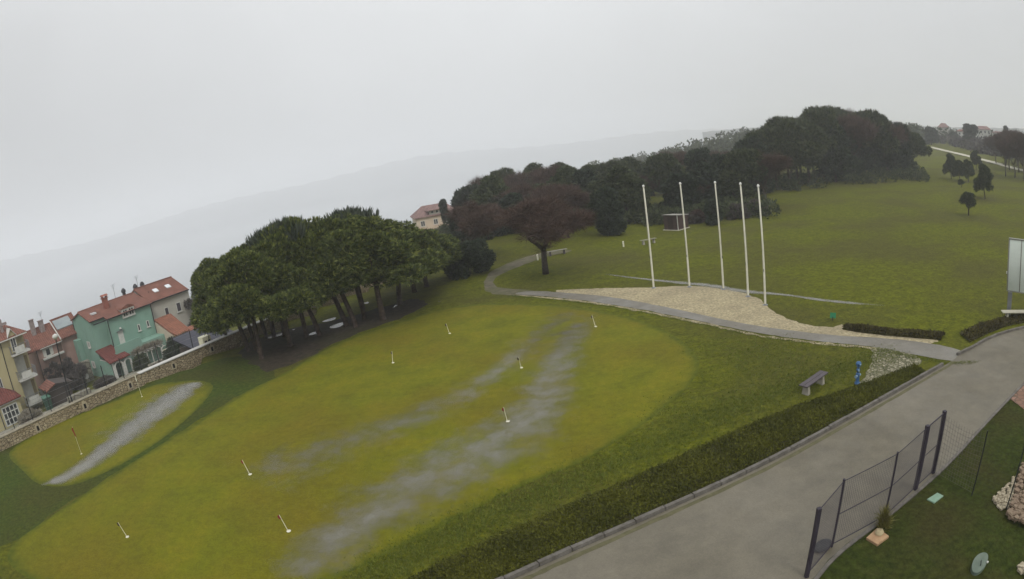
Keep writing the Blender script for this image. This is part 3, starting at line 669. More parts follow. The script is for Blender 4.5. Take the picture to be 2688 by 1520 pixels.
# ------------------------------------------------------------------ trees on the right meadow
YC = foliage('crown', bush_lobes(150, 1.7, 3.7, 60, .38, .8), 3600, .3, .06, 6, .5, .7, 151)
YT = pine_trunk(152, 3.0, .1, .05, 4)
def meadow(px, py, s, h, lab, name='young_pine', crown=YC, m=None, cz=1.1, grp='young trees on the meadow'):
    x, y = gpt(px, py); t = thing(name, lab, 'tree', (x, y, float(tz(x, y))), rng.uniform(0, 6), grp); t.scale = (s, s, h)
    c = link('crown', crown, m or F_MID, t); c.location = (0, 0, cz); link('trunk', YT, M['trunk'], t)
meadow(2585, 522, 1.0, 1.0, 'dense dark young pine with a short trunk, largest on the meadow')
YC2 = foliage('crown', bush_lobes(153, 1.0, 1.7, 16, .4, .4), 1700, .26, .05, 5, .7, .7, 154, .3)
meadow(2542, 566, .95, .82, 'small sparse young tree in front of the dense pine', 'young_tree', YC2, F_MID, 1.25)
meadow(2497, 470, .95, 1.0, 'dark pine at the left end of the meadow trees')
meadow(2520, 476, 1.0, .8, 'flat topped dark pine in the meadow row')
meadow(2542, 478, .85, .85, 'leaning dark pine right of the flat topped one')
meadow(2524, 492, .6, .45, 'short light green sapling below the meadow row', 'young_tree', YC2, F_MID, 1.0)
meadow(2563, 448, 1.0, .95, 'small round dark tree near the pale far track')
for k, (px, py) in enumerate([(2640, 463), (2664, 466), (2688, 474), (2675, 452), (2710, 470), (2650, 446), (2700, 448), (2640, 436), (2670, 436), (2615, 430), (2720, 455)]):
    x, y = gpt(px, py); t = thing('bare_tree', ['leafless purple tree nearest the large meadow pine', 'leafless purple tree in the front row at the right edge', 'leafless purple tree in the row behind, at the right edge'][0 if k == 0 else 1 if py > 460 else 2], 'bare tree', (x, y, float(tz(x, y))), k * 1.1, 'purple leafless trees at the right edge'); s = 1.0 + .12 * (k % 3); t.scale = (s, s, s)
    link('trunk', bt3, M['trunk'], t); link('crown', bc3, F_PURPLE, t)
# far track
tr = smooth_poly([gpt(*p) for p in [(2440, 386), (2480, 396), (2520, 405), (2560, 415), (2600, 425), (2655, 441), (2700, 452)]], 3, False)
b = MB(); g = random.Random(9)
for k in range(len(tr)):
    a, c_ = Vector(tr[max(0, k - 1)]), Vector(tr[min(len(tr) - 1, k + 1)]); u_ = (c_ - a).normalized(); q = Vector((-u_.y, u_.x)); p = Vector(tr[k]); w_ = 1.5 + g.uniform(-.2, .2)
    for s in (-1, 1): e = p + q * (w_ * s); b.v.append((e.x, e.y, float(tz(e.x, e.y)) + .12))
b.f = [(2 * k, 2 * k + 1, 2 * k + 3, 2 * k + 2) for k in range(len(tr) - 1)]
tag(b.build('track', mat('pale track', [(.34, .32, .25), (.5, .47, .38)], .5)), kind='structure')
#PART3
# ------------------------------------------------------------------ village below the stone wall
def vroot(name, label, cat, lx, ly, z, group=None):
    x, y = vw(lx, ly); t = thing(name, label, cat, (x, y, z), VROT, group); t['_o'] = 0; del t['_o']
    return t, (lx, ly, z)
def plaster(name, c): return mat(name, [tuple(a * .86 for a in c), c, tuple(min(1, a * 1.07) for a in c)], .7, .9, .006, 18, 8, .2, c2=tuple(a * .78 for a in c), s2=.35, f2=.35)
P_GREEN = plaster('sea green plaster', (.20, .33, .265)); P_YEL = plaster('yellow plaster', (.42, .37, .21)); P_PINK = plaster('pink plaster', (.34, .22, .185))
P_WHITE = plaster('off white plaster', (.42, .40, .35)); P_CREAM = plaster('cream plaster', (.52, .45, .35)); P_ORANGE = plaster('orange plaster', (.5, .27, .13))
W_TRIM = mat('white trim', [(.5, .5, .46)], 3, .6); GLASS = mat('dark window glass', [(.02, .022, .026), (.05, .055, .06)], .8, .12, spec=.7)
SHUT = mat('dark shutter', [(.045, .035, .045)], 3, .7); PIPE = mat('dark drainpipe', [(.018, .02, .022)], 3, .5); METAL = mat('grey metal', [(.25, .26, .27)], 3, .4, metal=.6)
def tilemat(name, c, ax=0):
    m = mat(name, [tuple(a * .65 for a in c), c, tuple(min(1, a * 1.35) for a in c)], 2.6, .85, .02, 14, 9, .25, c2=tuple(a * .5 for a in c), s2=.8, f2=.4)
    bands(m, ax, .34, .07, .45, .22); bands(m, 1 - ax, .42, .03, .72, .12); return m
T_RED = tilemat('red clay tiles', (.20, .083, .058)); T_OR = tilemat('orange clay tiles', (.25, .10, .06)); T_DK = tilemat('deep red tiles', (.15, .042, .034)); T_PINK = tilemat('weathered pink tiles', (.24, .15, .135))

def window(par, o, x0, x1, z0, z1, y, side=False, cols=2, rows=1, shutters=False, fm=None, gm=None, name='window', bar=.11, lab=None, sill=True):
    """front window in the plane y (or gable window in the plane x = y when side)"""
    fm = fm or W_TRIM; gm = gm or GLASS
    def bx(b, a0, a1, c0, c1, d0, d1):
        if side: b.box(y - d1, y - d0, a0, a1, c0, c1)
        else: b.box(a0, a1, y - d1, y - d0, c0, c1)
    b = MB(o)
    bx(b, x0, x0 + bar, z0, z1, 0, .07); bx(b, x1 - bar, x1, z0, z1, 0, .07); bx(b, x0 + bar, x1 - bar, z1 - bar, z1, 0, .07); bx(b, x0 + bar, x1 - bar, z0, z0 + bar, 0, .07)
    for i in range(1, cols):
        xx = x0 + (x1 - x0) * i / cols; bx(b, xx - bar * .4, xx + bar * .4, z0 + bar, z1 - bar, .0, .06)
    for i in range(1, rows):
        zz = z0 + (z1 - z0) * i / rows; bx(b, x0 + bar, x1 - bar, zz - bar * .35, zz + bar * .35, .0, .055)
    f = b.build(name, fm, par)
    p = MB(o); bx(p, x0 + bar, x1 - bar, z0 + bar, z1 - bar, .0, .03); p.build('pane', gm, f)
    if sill:
        s = MB(o); bx(s, x0 - .1, x1 + .1, z0 - .09, z0 - .002, 0, .16); s.build('sill', fm, f)
    if shutters:
        wd = (x1 - x0) * .5
        for q in (0, 1):
            s = MB(o)
            a0 = x0 - wd - .02 if q == 0 else x1 + .02
            bx(s, a0, a0 + wd, z0, z1, .01, .05)
            s.build('shutter', shutters, f)
    if lab: f['label'] = lab
    return f
def pipe(par, o, pts, r=.06):
    b = MB(o); b.path(pts, [r] * len(pts), 6); return b.build('drainpipe', PIPE, par)
def gable_roof(b, x0, x1, yf, yb, yr, ze_f, zr, ze_b, t=.16):
    b.slab([(x0, yf, ze_f), (x1, yf, ze_f), (x1, yr, zr), (x0, yr, zr)], t)
    b.slab([(x0, yr, zr - .002), (x1, yr, zr - .002), (x1, yb, ze_b), (x0, yb, ze_b)], t)
    b.tube((x0, yr, zr), (x1, yr, zr), .11, n=8)
def chimney(par, o, x, y, z0, z1, w, mcol, cap='tile'):
    b = MB(o); b.box(x - w / 2, x + w / 2, y - w / 2, y + w / 2, z0, z1 - .25)
    c = b.build('chimney', mcol, par)
    b = MB(o); b.box(x - w * .68, x + w * .68, y - w * .68, y + w * .68, z1 - .25, z1 - .14)
    if cap == 'tile':
        for s in (-1, 1): b.box(x + s * w * .45 - .05, x + s * w * .45 + .05, y - w * .5, y + w * .5, z1 - .14, z1 + .06)
        b.prismx([(y - w * .75, z1 + .06), (y + w * .75, z1 + .06), (y, z1 + .3)], x - w * .7, x + w * .7)
    else:
        b.lathe([(w * .35, -.14), (w * .35, .05), (w * .55, .1), (w * .5, .2), (w * .2, .36), (.02, .4)], (x, y, z1), 10)
    b.build('chimney_cap', mcol if cap == 'tile' else mat('dark cowl', [(.03, .03, .035)], 3, .4), c); return c
def antenna(par, o, x, y, z0, z1):
    b = MB(o); b.tube((x, y, z0), (x, y, z1), .03, n=5)
    for k in range(4): b.tube((x - .45 + .08 * k, y - .02 * k, z1 - .15 * k), (x + .45 - .08 * k, y - .02 * k, z1 - .15 * k + .12), .018, n=4)
    return b.build('antenna', METAL, par)

# sea green house
t, o = vroot('green_house', 'sea green three storey house with red tiled roof and arched porch', 'house', 0, 0, -7.9)
b = MB(o); b.prismx([(0, -8.2), (8.6, -8.2), (8.6, .28), (4.2, 1.33), (0, .33)], 0, 2.3); b.prismx([(-1.2, -8.2), (8.6, -8.2), (8.6, .28), (4.2, 1.33), (-1.2, .03)], 2.3, 9.55)
b.build('wall', P_GREEN, t)
b = MB(o); gable_roof(b, -.25, 2.25, -.35, 9.0, 4.2, .36, 1.52, .36); gable_roof(b, 2.05, 9.85, -1.55, 9.0, 4.2, .07, 1.53, .36)
r_ = b.build('roof', T_RED, t)
chimney(r_, o, 3.9, 2.2, .6, 2.55, .75, mat('brick chimney', [(.2, .07, .05), (.3, .12, .09)], 4, .9))
b = MB(o); b.box(8.3, 8.75, 4.8, 5.2, 1.2, 1.9); b.lathe([(.3, 0), (.42, .1), (.36, .35), (.15, .6), (.02, .62)], (8.52, 5, 1.9), 10); b.build('chimney_cowl', mat('black cowl', [(.03, .03, .035)], 3, .35), r_)
antenna(r_, o, 6.9, 5, 1.4, 3.4)
b = MB(o); b.box(.95, 1.75, 1.3, 2.2, .86, 1.06); b.build('skylight', mat('skylight glass', [(.6, .62, .63)], 2, .2, spec=.6), r_).rotation_euler = (0, 0, 0)
MB(o).box(4.72, 6.88, -1.28, 1.2, -.66, .5).build('dormer_wall', W_TRIM, t); MB(o).prismy([(4.55, .5), (7.05, .5), (6.5, .8), (5.8, .98), (5.1, .8)], -1.42, 2.4).build('dormer_roof', T_RED, t); 
window(t, o, 4.85, 5.7, -.56, .45, -1.29, shutters=None, cols=2); window(t, o, 5.85, 6.75, -.56, .45, -1.29, cols=2)
window(t, o, 2.95, 3.65, -3.36, -2.5, 0, side=True, shutters=W_TRIM); window(t, o, 3.3, 4.05, -6.1, -5.25, 0, side=True, shutters=W_TRIM); window(t, o, 3.7, 4.7, -7.9, -7.45, 0, side=True)
window(t, o, 6.72, 7.16, -2.94, -2.05, -1.2, cols=1, bar=.1); window(t, o, 8.28, 8.74, -2.86, -2.0, -1.2, cols=1, bar=.1); window(t, o, 8.35, 9.1, -5.5, -4.85, -1.2)
b = MB(o); b.box(3.35, 4.2, -1.26, -1.2, -3.75, -2.05); dd = b.build('door', W_TRIM, t)
b = MB(o); b.lathe([(.05, -.12), (.16, -.05), (.18, .05), (.1, .16), (.02, .2)], (3.9, -1.36, -1.72), 10); b.build('wall_lamp', W_TRIM, t)
b = MB(o); b.box(3.2, 4.4, -1.5, -1.2, -2.0, -1.94); b.build('door_canopy', METAL, t)
pipe(t, o, [(-.07, 8.5, .1), (-.07, 8.5, -8)]); pipe(t, o, [(2.2, -1.3, .0), (2.2, -1.3, -3.7)]); pipe(t, o, [(9.6, -1.3, .0), (9.6, -1.3, -7)]); pipe(t, o, [(-.3, -3.6, -4.6), (-.1, -4.4, -5.0), (-.1, -4.4, -8)])
b = MB(o); b.box(-.2, 9.9, -1.62, -1.5, -.08, .06); b.box(-.3, 2.1, -.42, -.36, .2, .34); b.build('gutter', PIPE, t)
b = MB(o); b.box(1.4, 9.6, -3.5, -1.2, -8.2, -4.1); b.box(1.4, 5.75, -3.5, -3.36, -4.1, -3.25); b.build('terrace', P_GREEN, t)
# porch: tiled roof on white arches
b = MB(o); b.slab([(-.5, -4.85, -4.62), (2.9, -4.85, -4.55), (2.25, -.1, -3.38), (-.45, -.1, -3.42)], .15); pr = b.build('porch_roof', T_DK, t)
def arch(b, x0, x1, z0, zt, y0, y1, w=.16, n=8):
    b.box(x0, x0 + w, y0, y1, z0, zt); b.box(x1 - w, x1, y0, y1, z0, zt)
    cx, rx = (x0 + x1) / 2, (x1 - x0) / 2
    for i in range(n):
        a0 = math.pi * i / n; a1 = math.pi * (i + 1) / n
        q = [(cx - math.cos(a) * r, zt + math.sin(a) * r * .7) for r, a in ((rx, a0), (rx - w, a0), (rx - w, a1), (rx, a1))]
        b.prismy(q, y0, y1)
b = MB(o); arch(b, .1, 1.7, -8, -5.4, -4.6, -4.3, .26); arch(b, 1.72, 3.05, -8, -5.35, -4.6, -4.3, .26); b.box(-.1, .1, -4.6, -.02, -8, -4.75); b.build('porch_arches', W_TRIM, t)
b = MB(o); b.box(-.12, .08, -4.35, -.02, -8, -4.8); b.build('porch_wall', P_GREEN, t)
# pergola with dry vine
t, o = vroot('pergola', 'white pergola overgrown with a leafless vine beside the green house', 'pergola', 4, -4.5, -7.2)
for k in range(6): MB(o).box(4.0 + k * .78, 4.12 + k * .78, -4.6, -4.48, -7.9, -5.1).build('post', W_TRIM, t)
b = MB(o)
for k in range(8): b.box(3.9 + k * .6, 3.98 + k * .6, -5.2, -3.4, -5.1, -5.0)
b.box(3.8, 8.2, -4.6, -4.5, -5.0, -4.88); b.build('beam', W_TRIM, t)
x, y = vw(4, -4.5)
me = foliage('vine', [(3.9 - 4 + k * .45, .1 + .2 * (k % 3), 2.35 + .12 * (k % 2), .5, .5) for k in range(10)], 900, .45, .035, 4, .2, .9, 161, .1); link('vine', me, F_DRY, t)
t, o = vroot('gate', 'dark garden gate in a white frame right of the pergola', 'gate', 8.4, -5, -7.3)
b = MB(o); arch(b, 7.75, 9.0, -8, -5.6, -5.1, -4.9, .12); b.build('frame', W_TRIM, t); MB(o).box(7.9, 8.86, -5.04, -4.98, -7.9, -5.75).build('door_leaf', mat('brown wood', [(.06, .05, .03)], 4, .7), t); MB(o).box(7.8, 8.75, -5.2, -5.11, -5.75, -5.6).build('lintel', mat('pale lintel', [(.62, .6, .5)], 3, .6), t)

# white house behind
t, o = vroot('white_house', 'off white house with dark shutters and two skylights right of the green house', 'house', 10, 2, -7.5)
b = MB(o); b.prismx([(0, -8.5), (8.2, -8.5), (8.2, .25), (4.2, 1.75), (0, .0)], 10.1, 17.2); b.box(9.56, 10.1, .3, 8, -8.2, .1); b.build('wall', P_WHITE, t)
b = MB(o); gable_roof(b, 9.95, 17.1, -.45, 8.7, 4.2, -.02, 1.93, .2); b.box(9.6, 11, -.2, .5, -.05, .12); r_ = b.build('roof', T_RED, t)
for xx in (12.58, 14.87):
    b = MB(o); b.slab([(xx - .4, 1.5, .93), (xx + .4, 1.5, .93), (xx + .4, 2.3, 1.29), (xx - .4, 2.3, 1.29)], .1); b.build('skylight', mat('skylight glass', [(.62, .64, .65)], 2, .2, spec=.6), r_)
for xx in (10.7, 12.0):
    b = MB(o); b.box(xx - .22, xx + .22, 4.8, 5.2, 1.2, 1.95); b.lathe([(.3, 0), (.42, .1), (.36, .35), (.15, .6), (.02, .62)], (xx, 5, 1.95), 10); b.build('chimney_cowl', mat('black cowl', [(.03, .03, .035)], 3, .35), r_)
antenna(r_, o, 11.2, 5, 1.6, 3.5)
b = MB(o); b.tube((11.37, 2, .8), (11.37, 2, 1.3), .06); b.build('vent_pipe', PIPE, r_)
for x0, x1, z0, z1 in ((12.35, 13.1, -2.7, -1.4), (14.5, 15.35, -2.65, -1.3), (10.15, 10.95, -3.1, -2.4)): window(t, o, x0, x1, z0, z1, 0, gm=SHUT, cols=1, sill=z1 > -2, bar=.1)
pipe(t, o, [(9.85, .1, 0), (9.85, .1, -7)]); MB(o).box(9.9, 17.1, -.52, -.44, -.16, .0).build('gutter', PIPE, t)
# lower orange roofed outbuildings
t, o = vroot('outbuilding', 'low outbuilding with an orange tiled roof against the white house', 'outbuilding', 9, -6, -7.5)
MB(o).prismx([(-6, -8), (-1.3, -8), (-1.3, -2.6), (-6, -4.2)], 9.6, 12.0).build('wall', P_CREAM, t)
MB(o).slab([(7.4 + 2.2, -6.3, -4.05), (12.3, -6.3, -4.05), (12.6, -1.25, -2.2), (9.6, -1.25, -2.2)], .15).build('roof', T_OR, t)
t, o = vroot('garden_house', 'small orange walled garden house with gabled tile roof', 'outbuilding', 9, -9, -7.5)
MB(o).prismx([(-10, -8), (-6.8, -8), (-6.8, -3.9), (-10, -4.9)], 9.4, 13.0).build('wall', P_ORANGE, t)
MB(o).slab([(9.1, -10.4, -4.95), (13.2, -10.4, -4.95), (13.0, -6.6, -3.75), (9.4, -6.6, -3.75)], .14).build('roof', T_OR, t)
window(t, o, 10.2, 10.9, -6.2, -5.3, -10, cols=1)

# pink house
t, o = vroot('pink_house', 'pink house with brown red roof, glazed roof panel and two chimneys', 'house', -5, 8, -7.9)
b = MB(o); b.prismx([(8, -8.5), (16, -8.5), (16, -1.6), (12, .5), (8, -1.55)], -7.7, -2.9); b.prismx([(8.4, -8.5), (16, -8.5), (16, -1.3), (12, .6), (8.4, -1.5)], -2.9, .6); b.build('wall', P_PINK, t)
b = MB(o); gable_roof(b, -9.2, -3.1, 7.6, 16.3, 12, -1.6, .7, -1.6); gable_roof(b, -3.0, 1.2, 7.9, 16.3, 12, -1.45, 1.0, -1.5); r_ = b.build('roof', T_RED, t)
b = MB(o); b.slab([(-3.1, 7.6, -1.38), (-2.97, 7.6, -1.38), (-2.97, 12, 1.04), (-3.1, 12, 1.04)], .2); b.build('roof_verge', W_TRIM, r_)
b = MB(o); b.slab([(-2.7, 9.6, -.28), (.3, 9.6, -.28), (.3, 11.6, .84), (-2.7, 11.6, .84)], .12); b.build('glazed_panel', mat('roof glazing', [(.16, .19, .2), (.22, .26, .26)], 1, .3, spec=.7), r_)
for a_, c_, w_ in ((-6.5, 2.1, .75), (-4.9, 1.55, .8)):
    b = MB(o); b.box(a_ - w_ / 2, a_ + w_ / 2, 10.6, 11.4, -.6, c_); b.box(a_ - w_ * .6, a_ + w_ * .6, 10.5, 11.5, c_, c_ + .1); b.build('chimney', mat('grey brown chimney', [(.2, .16, .15), (.3, .26, .25)], 3, .9), r_)
antenna(r_, o, -4.6, 11, 1.6, 2.7)
b = MB(o); b.lathe([(.02, 0), (.25, .03), (.4, .12)], (0, 0, 0), 14); dk = b.build('satellite_dish', W_TRIM, r_); dk.location = (-4.45 - o[0], 10.4 - o[1], .5 - o[2]); dk.rotation_euler = (R(80), 0, R(-20))
b = MB(o); b.box(-6.9, -3.1, 7.2, 8.0, -3.3, -3.1); b.build('balcony_ledge', W_TRIM, t)
window(t, o, -6.1, -5.2, -3.0, -1.95, 8, shutters=W_TRIM, cols=1); MB(o).box(-4.0, -3.1, 7.96, 8.0, -3.0, -1.9).build('loggia', mat('brown recess', [(.12, .08, .06)], 2), t)
b = MB(o); b.box(-7.0, -3.0, 7.3, 7.4, -1.75, -1.65); b.build('awning_rail', W_TRIM, t); pipe(t, o, [(-7.6, 7.9, -1.7), (-7.6, 7.9, -6)])
MB(o).box(-.95, -0.02, 6.2, 8.0, -8.4, -2.3).build('side_wing', P_GREEN, t)

# yellow apartment house
t, o = vroot('apartment_house', 'yellow three storey apartment house with white balconies at the left edge', 'apartment house', -15, 0, -7.2)
b = MB(o); b.prismx([(0, -8), (11, -8), (11, 2.2), (0, 2.2)], -24, -13.05); b.box(-13.05, -10.5, 1.3, 11, -8, 2.2); b.build('wall', P_YEL, t)
b = MB(o)
b.slab([(-24, -.6, 2.15), (-10.1, -.6, 2.15), (-13.4, 5.2, 4.0), (-24, 5.2, 4.0)], .18); b.slab([(-10.1, -.6, 2.15), (-10.1, 11.5, 2.15), (-13.4, 5.2, 4.0)], .18); b.slab([(-24, 5.2, 4.0), (-13.4, 5.2, 4.0), (-10.1, 11.5, 2.15), (-24, 11.5, 2.15)], .18)
r_ = b.build('roof', T_RED, t)
MB(o).box(-24, -10.2, -.62, -.5, 1.95, 2.1).build('gutter', W_TRIM, t)
b = MB(o); b.box(-13.6, -13.2, 1.5, 2.0, 2.5, 4.4); b.box(-13.4, -12.5, 1.4, 2.1, 3.6, 3.9); b.build('chimney', mat('grey brown chimney', [(.2, .16, .15), (.3, .26, .25)], 3, .9), r_)
b = MB(o); b.prismy([(-13.1, .2), (-12.0, .2), (-12.0, 2.3), (-12.55, 2.95), (-13.1, 2.3)], -.35, 3.2); b.build('dormer', P_YEL, t)
b = MB(o); b.slab([(-13.3, -.6, 2.2), (-12.55, -.6, 3.15), (-12.55, 3.4, 3.15), (-13.3, 3.4, 2.2)], .1); b.slab([(-12.55, -.6, 3.15), (-11.8, -.6, 2.2), (-11.8, 3.4, 2.2), (-12.55, 3.4, 3.15)], .1); b.build('dormer_roof', W_TRIM, t)
window(t, o, -12.95, -12.1, .35, 2.2, -.35, cols=2, rows=1, sill=False, bar=.09)
for zz in (.07, -3.07, -6.18):
    b = MB(o); b.box(-13.35, -10.4, -1.2, 1.3, zz - .16, zz); bl = b.build('balcony', W_TRIM, t)
    b = MB(o); b.box(-12.75, -11.2, -1.24, -1.18, zz + .05, zz + .85); b.build('panel', W_TRIM, bl)
    b = MB(o)
    for q in range(15): b.box(-13.35 + q * .207, -13.33 + q * .207, -1.2, -1.17, zz, zz + 1.0)
    for q in range(10): b.box(-13.35, -13.32, -1.2 + q * .26, -1.17 + q * .26, zz, zz + 1.0); b.box(-10.43, -10.4, -1.2 + q * .26, -1.17 + q * .26, zz, zz + 1.0)
    b.box(-13.38, -10.38, -1.23, -1.17, zz + 1.0, zz + 1.06); b.box(-13.38, -13.3, -1.17, 1.2, zz + 1.0, zz + 1.06); b.box(-10.45, -10.38, -1.17, 1.2, zz + 1.0, zz + 1.06)
    b.build('railing', METAL, bl)
    if zz < 0:
        MB(o).box(-12.95, -11.3, 1.18, 1.3, zz, zz + 2.5).build('balcony_back_wall', mat('pale grey wall', [(.42, .42, .38)], 2, .8), t)
        MB(o).box(-11.2, -10.75, 1.2, 1.3, zz, zz + 2.3).build('balcony_door', mat('brown curtain', [(.2, .16, .08)], 2, .8), t)
pipe(t, o, [(-14.45, -.08, 2.0), (-14.5, -.08, -4.0)]); window(t, o, -16.6, -15.8, -3.2, -1.9, 0)
b = MB(o); b.box(-20, -14.75, -4, 0, -8, -4.1); b.build('annex', P_YEL, t)
b = MB(o); b.slab([(-20, -4.4, -4.0), (-14.35, -4.4, -4.0), (-16.4, -1.6, -2.75), (-20, -1.6, -2.75)], .14); b.slab([(-14.35, -4.4, -4.0), (-14.35, 0, -4.0), (-16.4, -1.6, -2.75)], .14); b.slab([(-16.4, -1.6, -2.75), (-14.35, 0, -4.0), (-20, 0, -4.0), (-20, -1.6, -2.75)], .14); b.build('annex_roof', T_DK, t)
MB(o).box(-20, -14.6, -4.2, -4.0, -4.32, -4.14).build('cornice', W_TRIM, t)
window(t, o, -17.75, -15.25, -6.75, -4.5, -4, cols=4, rows=3, name='french_window', bar=.16, sill=False)
pipe(t, o, [(-18.1, -4.08, -4.2), (-18.1, -4.08, -8)])

# yard things between wall and houses
t, o = vroot('shed', 'small dark shed with a red tiled roof below the pink house', 'shed', -9.5, -3, -7.3)
MB(o).box(-10.3, -7.0, -4.6, -1.2, -8, -4.6).build('wall', mat('dark boards', [(.05, .04, .035)], 3), t); b = MB(o); b.slab([(-10.8, -5.1, -4.7), (-9.2, -5.1, -4.2), (-9.2, -.8, -4.2), (-10.8, -.8, -4.7)], .12); b.build('roof', T_RED, t)
b = MB(o); b.slab([(-9.2, -5.1, -4.2), (-6.6, -5.1, -4.75), (-6.6, -.8, -4.75), (-9.2, -.8, -4.2)], .12); b.build('roof_slope', mat('dark felt roof', [(.06, .05, .045)], 3), t)
t, o = vroot('wheelie_bin', 'dark green wheelie bin in the yard beside the yellow house', 'bin', -11.1, -5, -6.9)
MB(o).hexa([(-11.5, -5.4, -6.9), (-10.7, -5.4, -6.9), (-10.7, -4.6, -6.9), (-11.5, -4.6, -6.9)], [(-11.65, -5.55, -5.3), (-10.55, -5.55, -5.3), (-10.55, -4.45, -5.3), (-11.65, -4.45, -5.3)]).build('body', mat('green plastic', [(.02, .06, .04)], 3, .5), t)
MB(o).slab([(-11.7, -5.65, -5.2), (-10.5, -5.65, -5.2), (-10.5, -4.4, -5.08), (-11.7, -4.4, -5.08)], .09).build('lid', mat('pale green lid', [(.06, .14, .1)], 3, .5), t)
xq, yq = vw(-10.3, -9)
for k, (a0, b0, a1, b1, zt, lab) in enumerate([(-9.8, -12, -6.6, -11.2, -4.8, 'rough stone wall right of the green bin'), (-4.5, 2.2, -1.0, 3.2, -4.6, 'tall ruined stone wall between the pink and green houses'), (3.2, -9.5, 9.6, -9.0, -5.7, 'stone terrace wall below the pergola'), (-20, -14, -11, -13.4, -4.9, 'low yard wall in front of the yellow house')]):
    t_, o_ = vroot('garden_wall', lab, 'wall', (a0 + a1) / 2, (b0 + b1) / 2, -7); MB(o_).box(a0, a1, b0, b1, -8.2, zt).build('stonework', M['yard'], t_)
for k, (lx, ly, w_, h_, m_, lab) in enumerate([(-5.8, 3.4, 2.6, 4.0, F_GREY, 'leafless grey bush in front of the pink house'), (-4.0, 1.0, 2.0, 2.8, F_GREY, 'brown bush against the left wall of the green house'), (6.5, -13, 2.0, 2.0, F_DARK, 'dark bush below the garden house'),
     (3.0, -20, 1.9, 2.3, F_DARK, 'dark bush below the orange roofs, near the stone wall'), (11.5, -14, 1.8, 2.6, F_BROWN, 'brown shrub behind the white garden cabinet'), (-15.2, -10, 1.3, .9, F_DRY, 'dry pale shrub by the french windows'), (17.0, -1.5, 1.6, 6.2, F_GREY, 'pale leafless creeper at the corner of the white house'), (-2.5, -6.5, 1.1, .5, F_GREY, 'low bush in the yard under the green house gable'), (3.6, -6.3, .6, 1.6, F_MID, 'green climbing plant right of the porch arches')]):
    x, y = vw(lx, ly); shrub('bush', lab, 'bush', (x, y, float(tz(x, y)) - .1), w_, h_, 18, 2200, m_, 170 + k, ln=.4, wd=.06, lr=.6, taper=.3)

# stone wall along the lawn with coping and loopholes
t, o = vroot('stone_wall', 'long rubble stone wall along the far side of the lawn', 'wall', -10, -37.3, 0)
M['rubblewall'] = stonemat('rubble wall', (.22, .17, .105), (.5, .42, .28), (.08, .062, .04), 3.4, .06, (1, 1, 2.0))
MB(o).box(-60, 26, -37.5, -37.05, -1.6, .74).build('stonework', M['rubblewall'], t)
MB(o).box(-10.4, 26, -37.56, -37.0, .742, .80).build('coping', mat('pale coping', [(.5, .49, .46)], 3, .7), t)
b = MB(o); b.box(-60, -10.4, -37.54, -37.02, .742, .78); b.build('rough_coping', mat('grey capstones', [(.16, .14, .10), (.28, .25, .18)], 2.2, .85, .03, 6), t)
for lx in (-28, -23.4, -19.5, -15.4, -11.4, -7.4, -3.7, .3, 4.2):
    b = MB(o); q = [(lx - .22, .08), (lx + .22, .08), (lx + .22, .42), (lx + .15, .58), (lx, .64), (lx - .15, .58), (lx - .22, .42)]; b.prismy(q, -37.53, -37.4)
    f = b.build('loophole', mat('loophole stone', [(.34, .29, .2), (.42, .36, .25)], 5), t)
    MB(o).box(lx - .09, lx + .09, -37.545, -37.5, .16, .46).build('opening', mat('black opening', [(.012, .01, .01)], 1), f)
# thin wire fence posts behind the wall
t, o = vroot('wire_fence', 'row of thin dark fence posts with wires just behind the stone wall', 'fence', -10, -36.8, .7)
for lx in np.arange(-26, 14, 1.62): MB(o).tube((lx, -36.8, .6), (lx + .03, -36.8, 2.15 if lx < -4 else 1.8), .035, n=6).build('post', PIPE, t)
b = MB(o)
for zz in (1.1, 1.5, 1.9): b.tube((-26, -36.8, zz), (-4, -36.8, zz), .008, n=4)
b.build('wire', METAL, t)
t, o = vroot('street_lamp', 'tall thin street lamp with a white globe in front of the pink house', 'street lamp', -15.9, -36.2, -1)
b = MB(o); b.path([(-15.9, -36.2, -1.3), (-15.9, -36.2, 2), (-15.75, -36.2, 4.75)], [.07, .055, .04], 8); b.build('pole', PIPE, t)
b = MB(o); b.lathe([(.04, -.12), (.2, -.02), (.24, .08), (.18, .2), (.02, .26)], (-15.75, -36.2, 4.85), 14); b.build('lamp_head', W_TRIM, t, True)
t, o = vroot('garden_cabinet', 'cream white garden cabinet standing behind the stone wall near the pines', 'cabinet', -3.1, -35.5, -1)
b = MB(o); b.box(-3.55, -2.75, -36.2, -35.5, -1.4, 1.05); b.build('body', mat('cream paint', [(.62, .6, .44)], 2, .5), t)
for q in (0, 1): b = MB(o); b.box(-3.42 + q * .34, -3.2 + q * .34, -36.24, -36.2, .15, .75); b.build('vent_panel', SHUT, t)
t, o = vroot('dark_roof_shed', 'low slate blue roofed shed behind the garden cabinet', 'shed', -.5, -31, -3)
MB(o).box(-2.3, 1.8, -33, -29.5, -4, -.45).build('wall', mat('dark boards', [(.05, .04, .035)], 3), t); MB(o).slab([(-2.6, -33.3, -.5), (2.1, -33.3, -.5), (2.1, -29, .35), (-2.6, -29, .35)], .1).build('roof', mat('slate blue sheet', [(.02, .02, .034), (.035, .035, .05)], 2, .5), t)
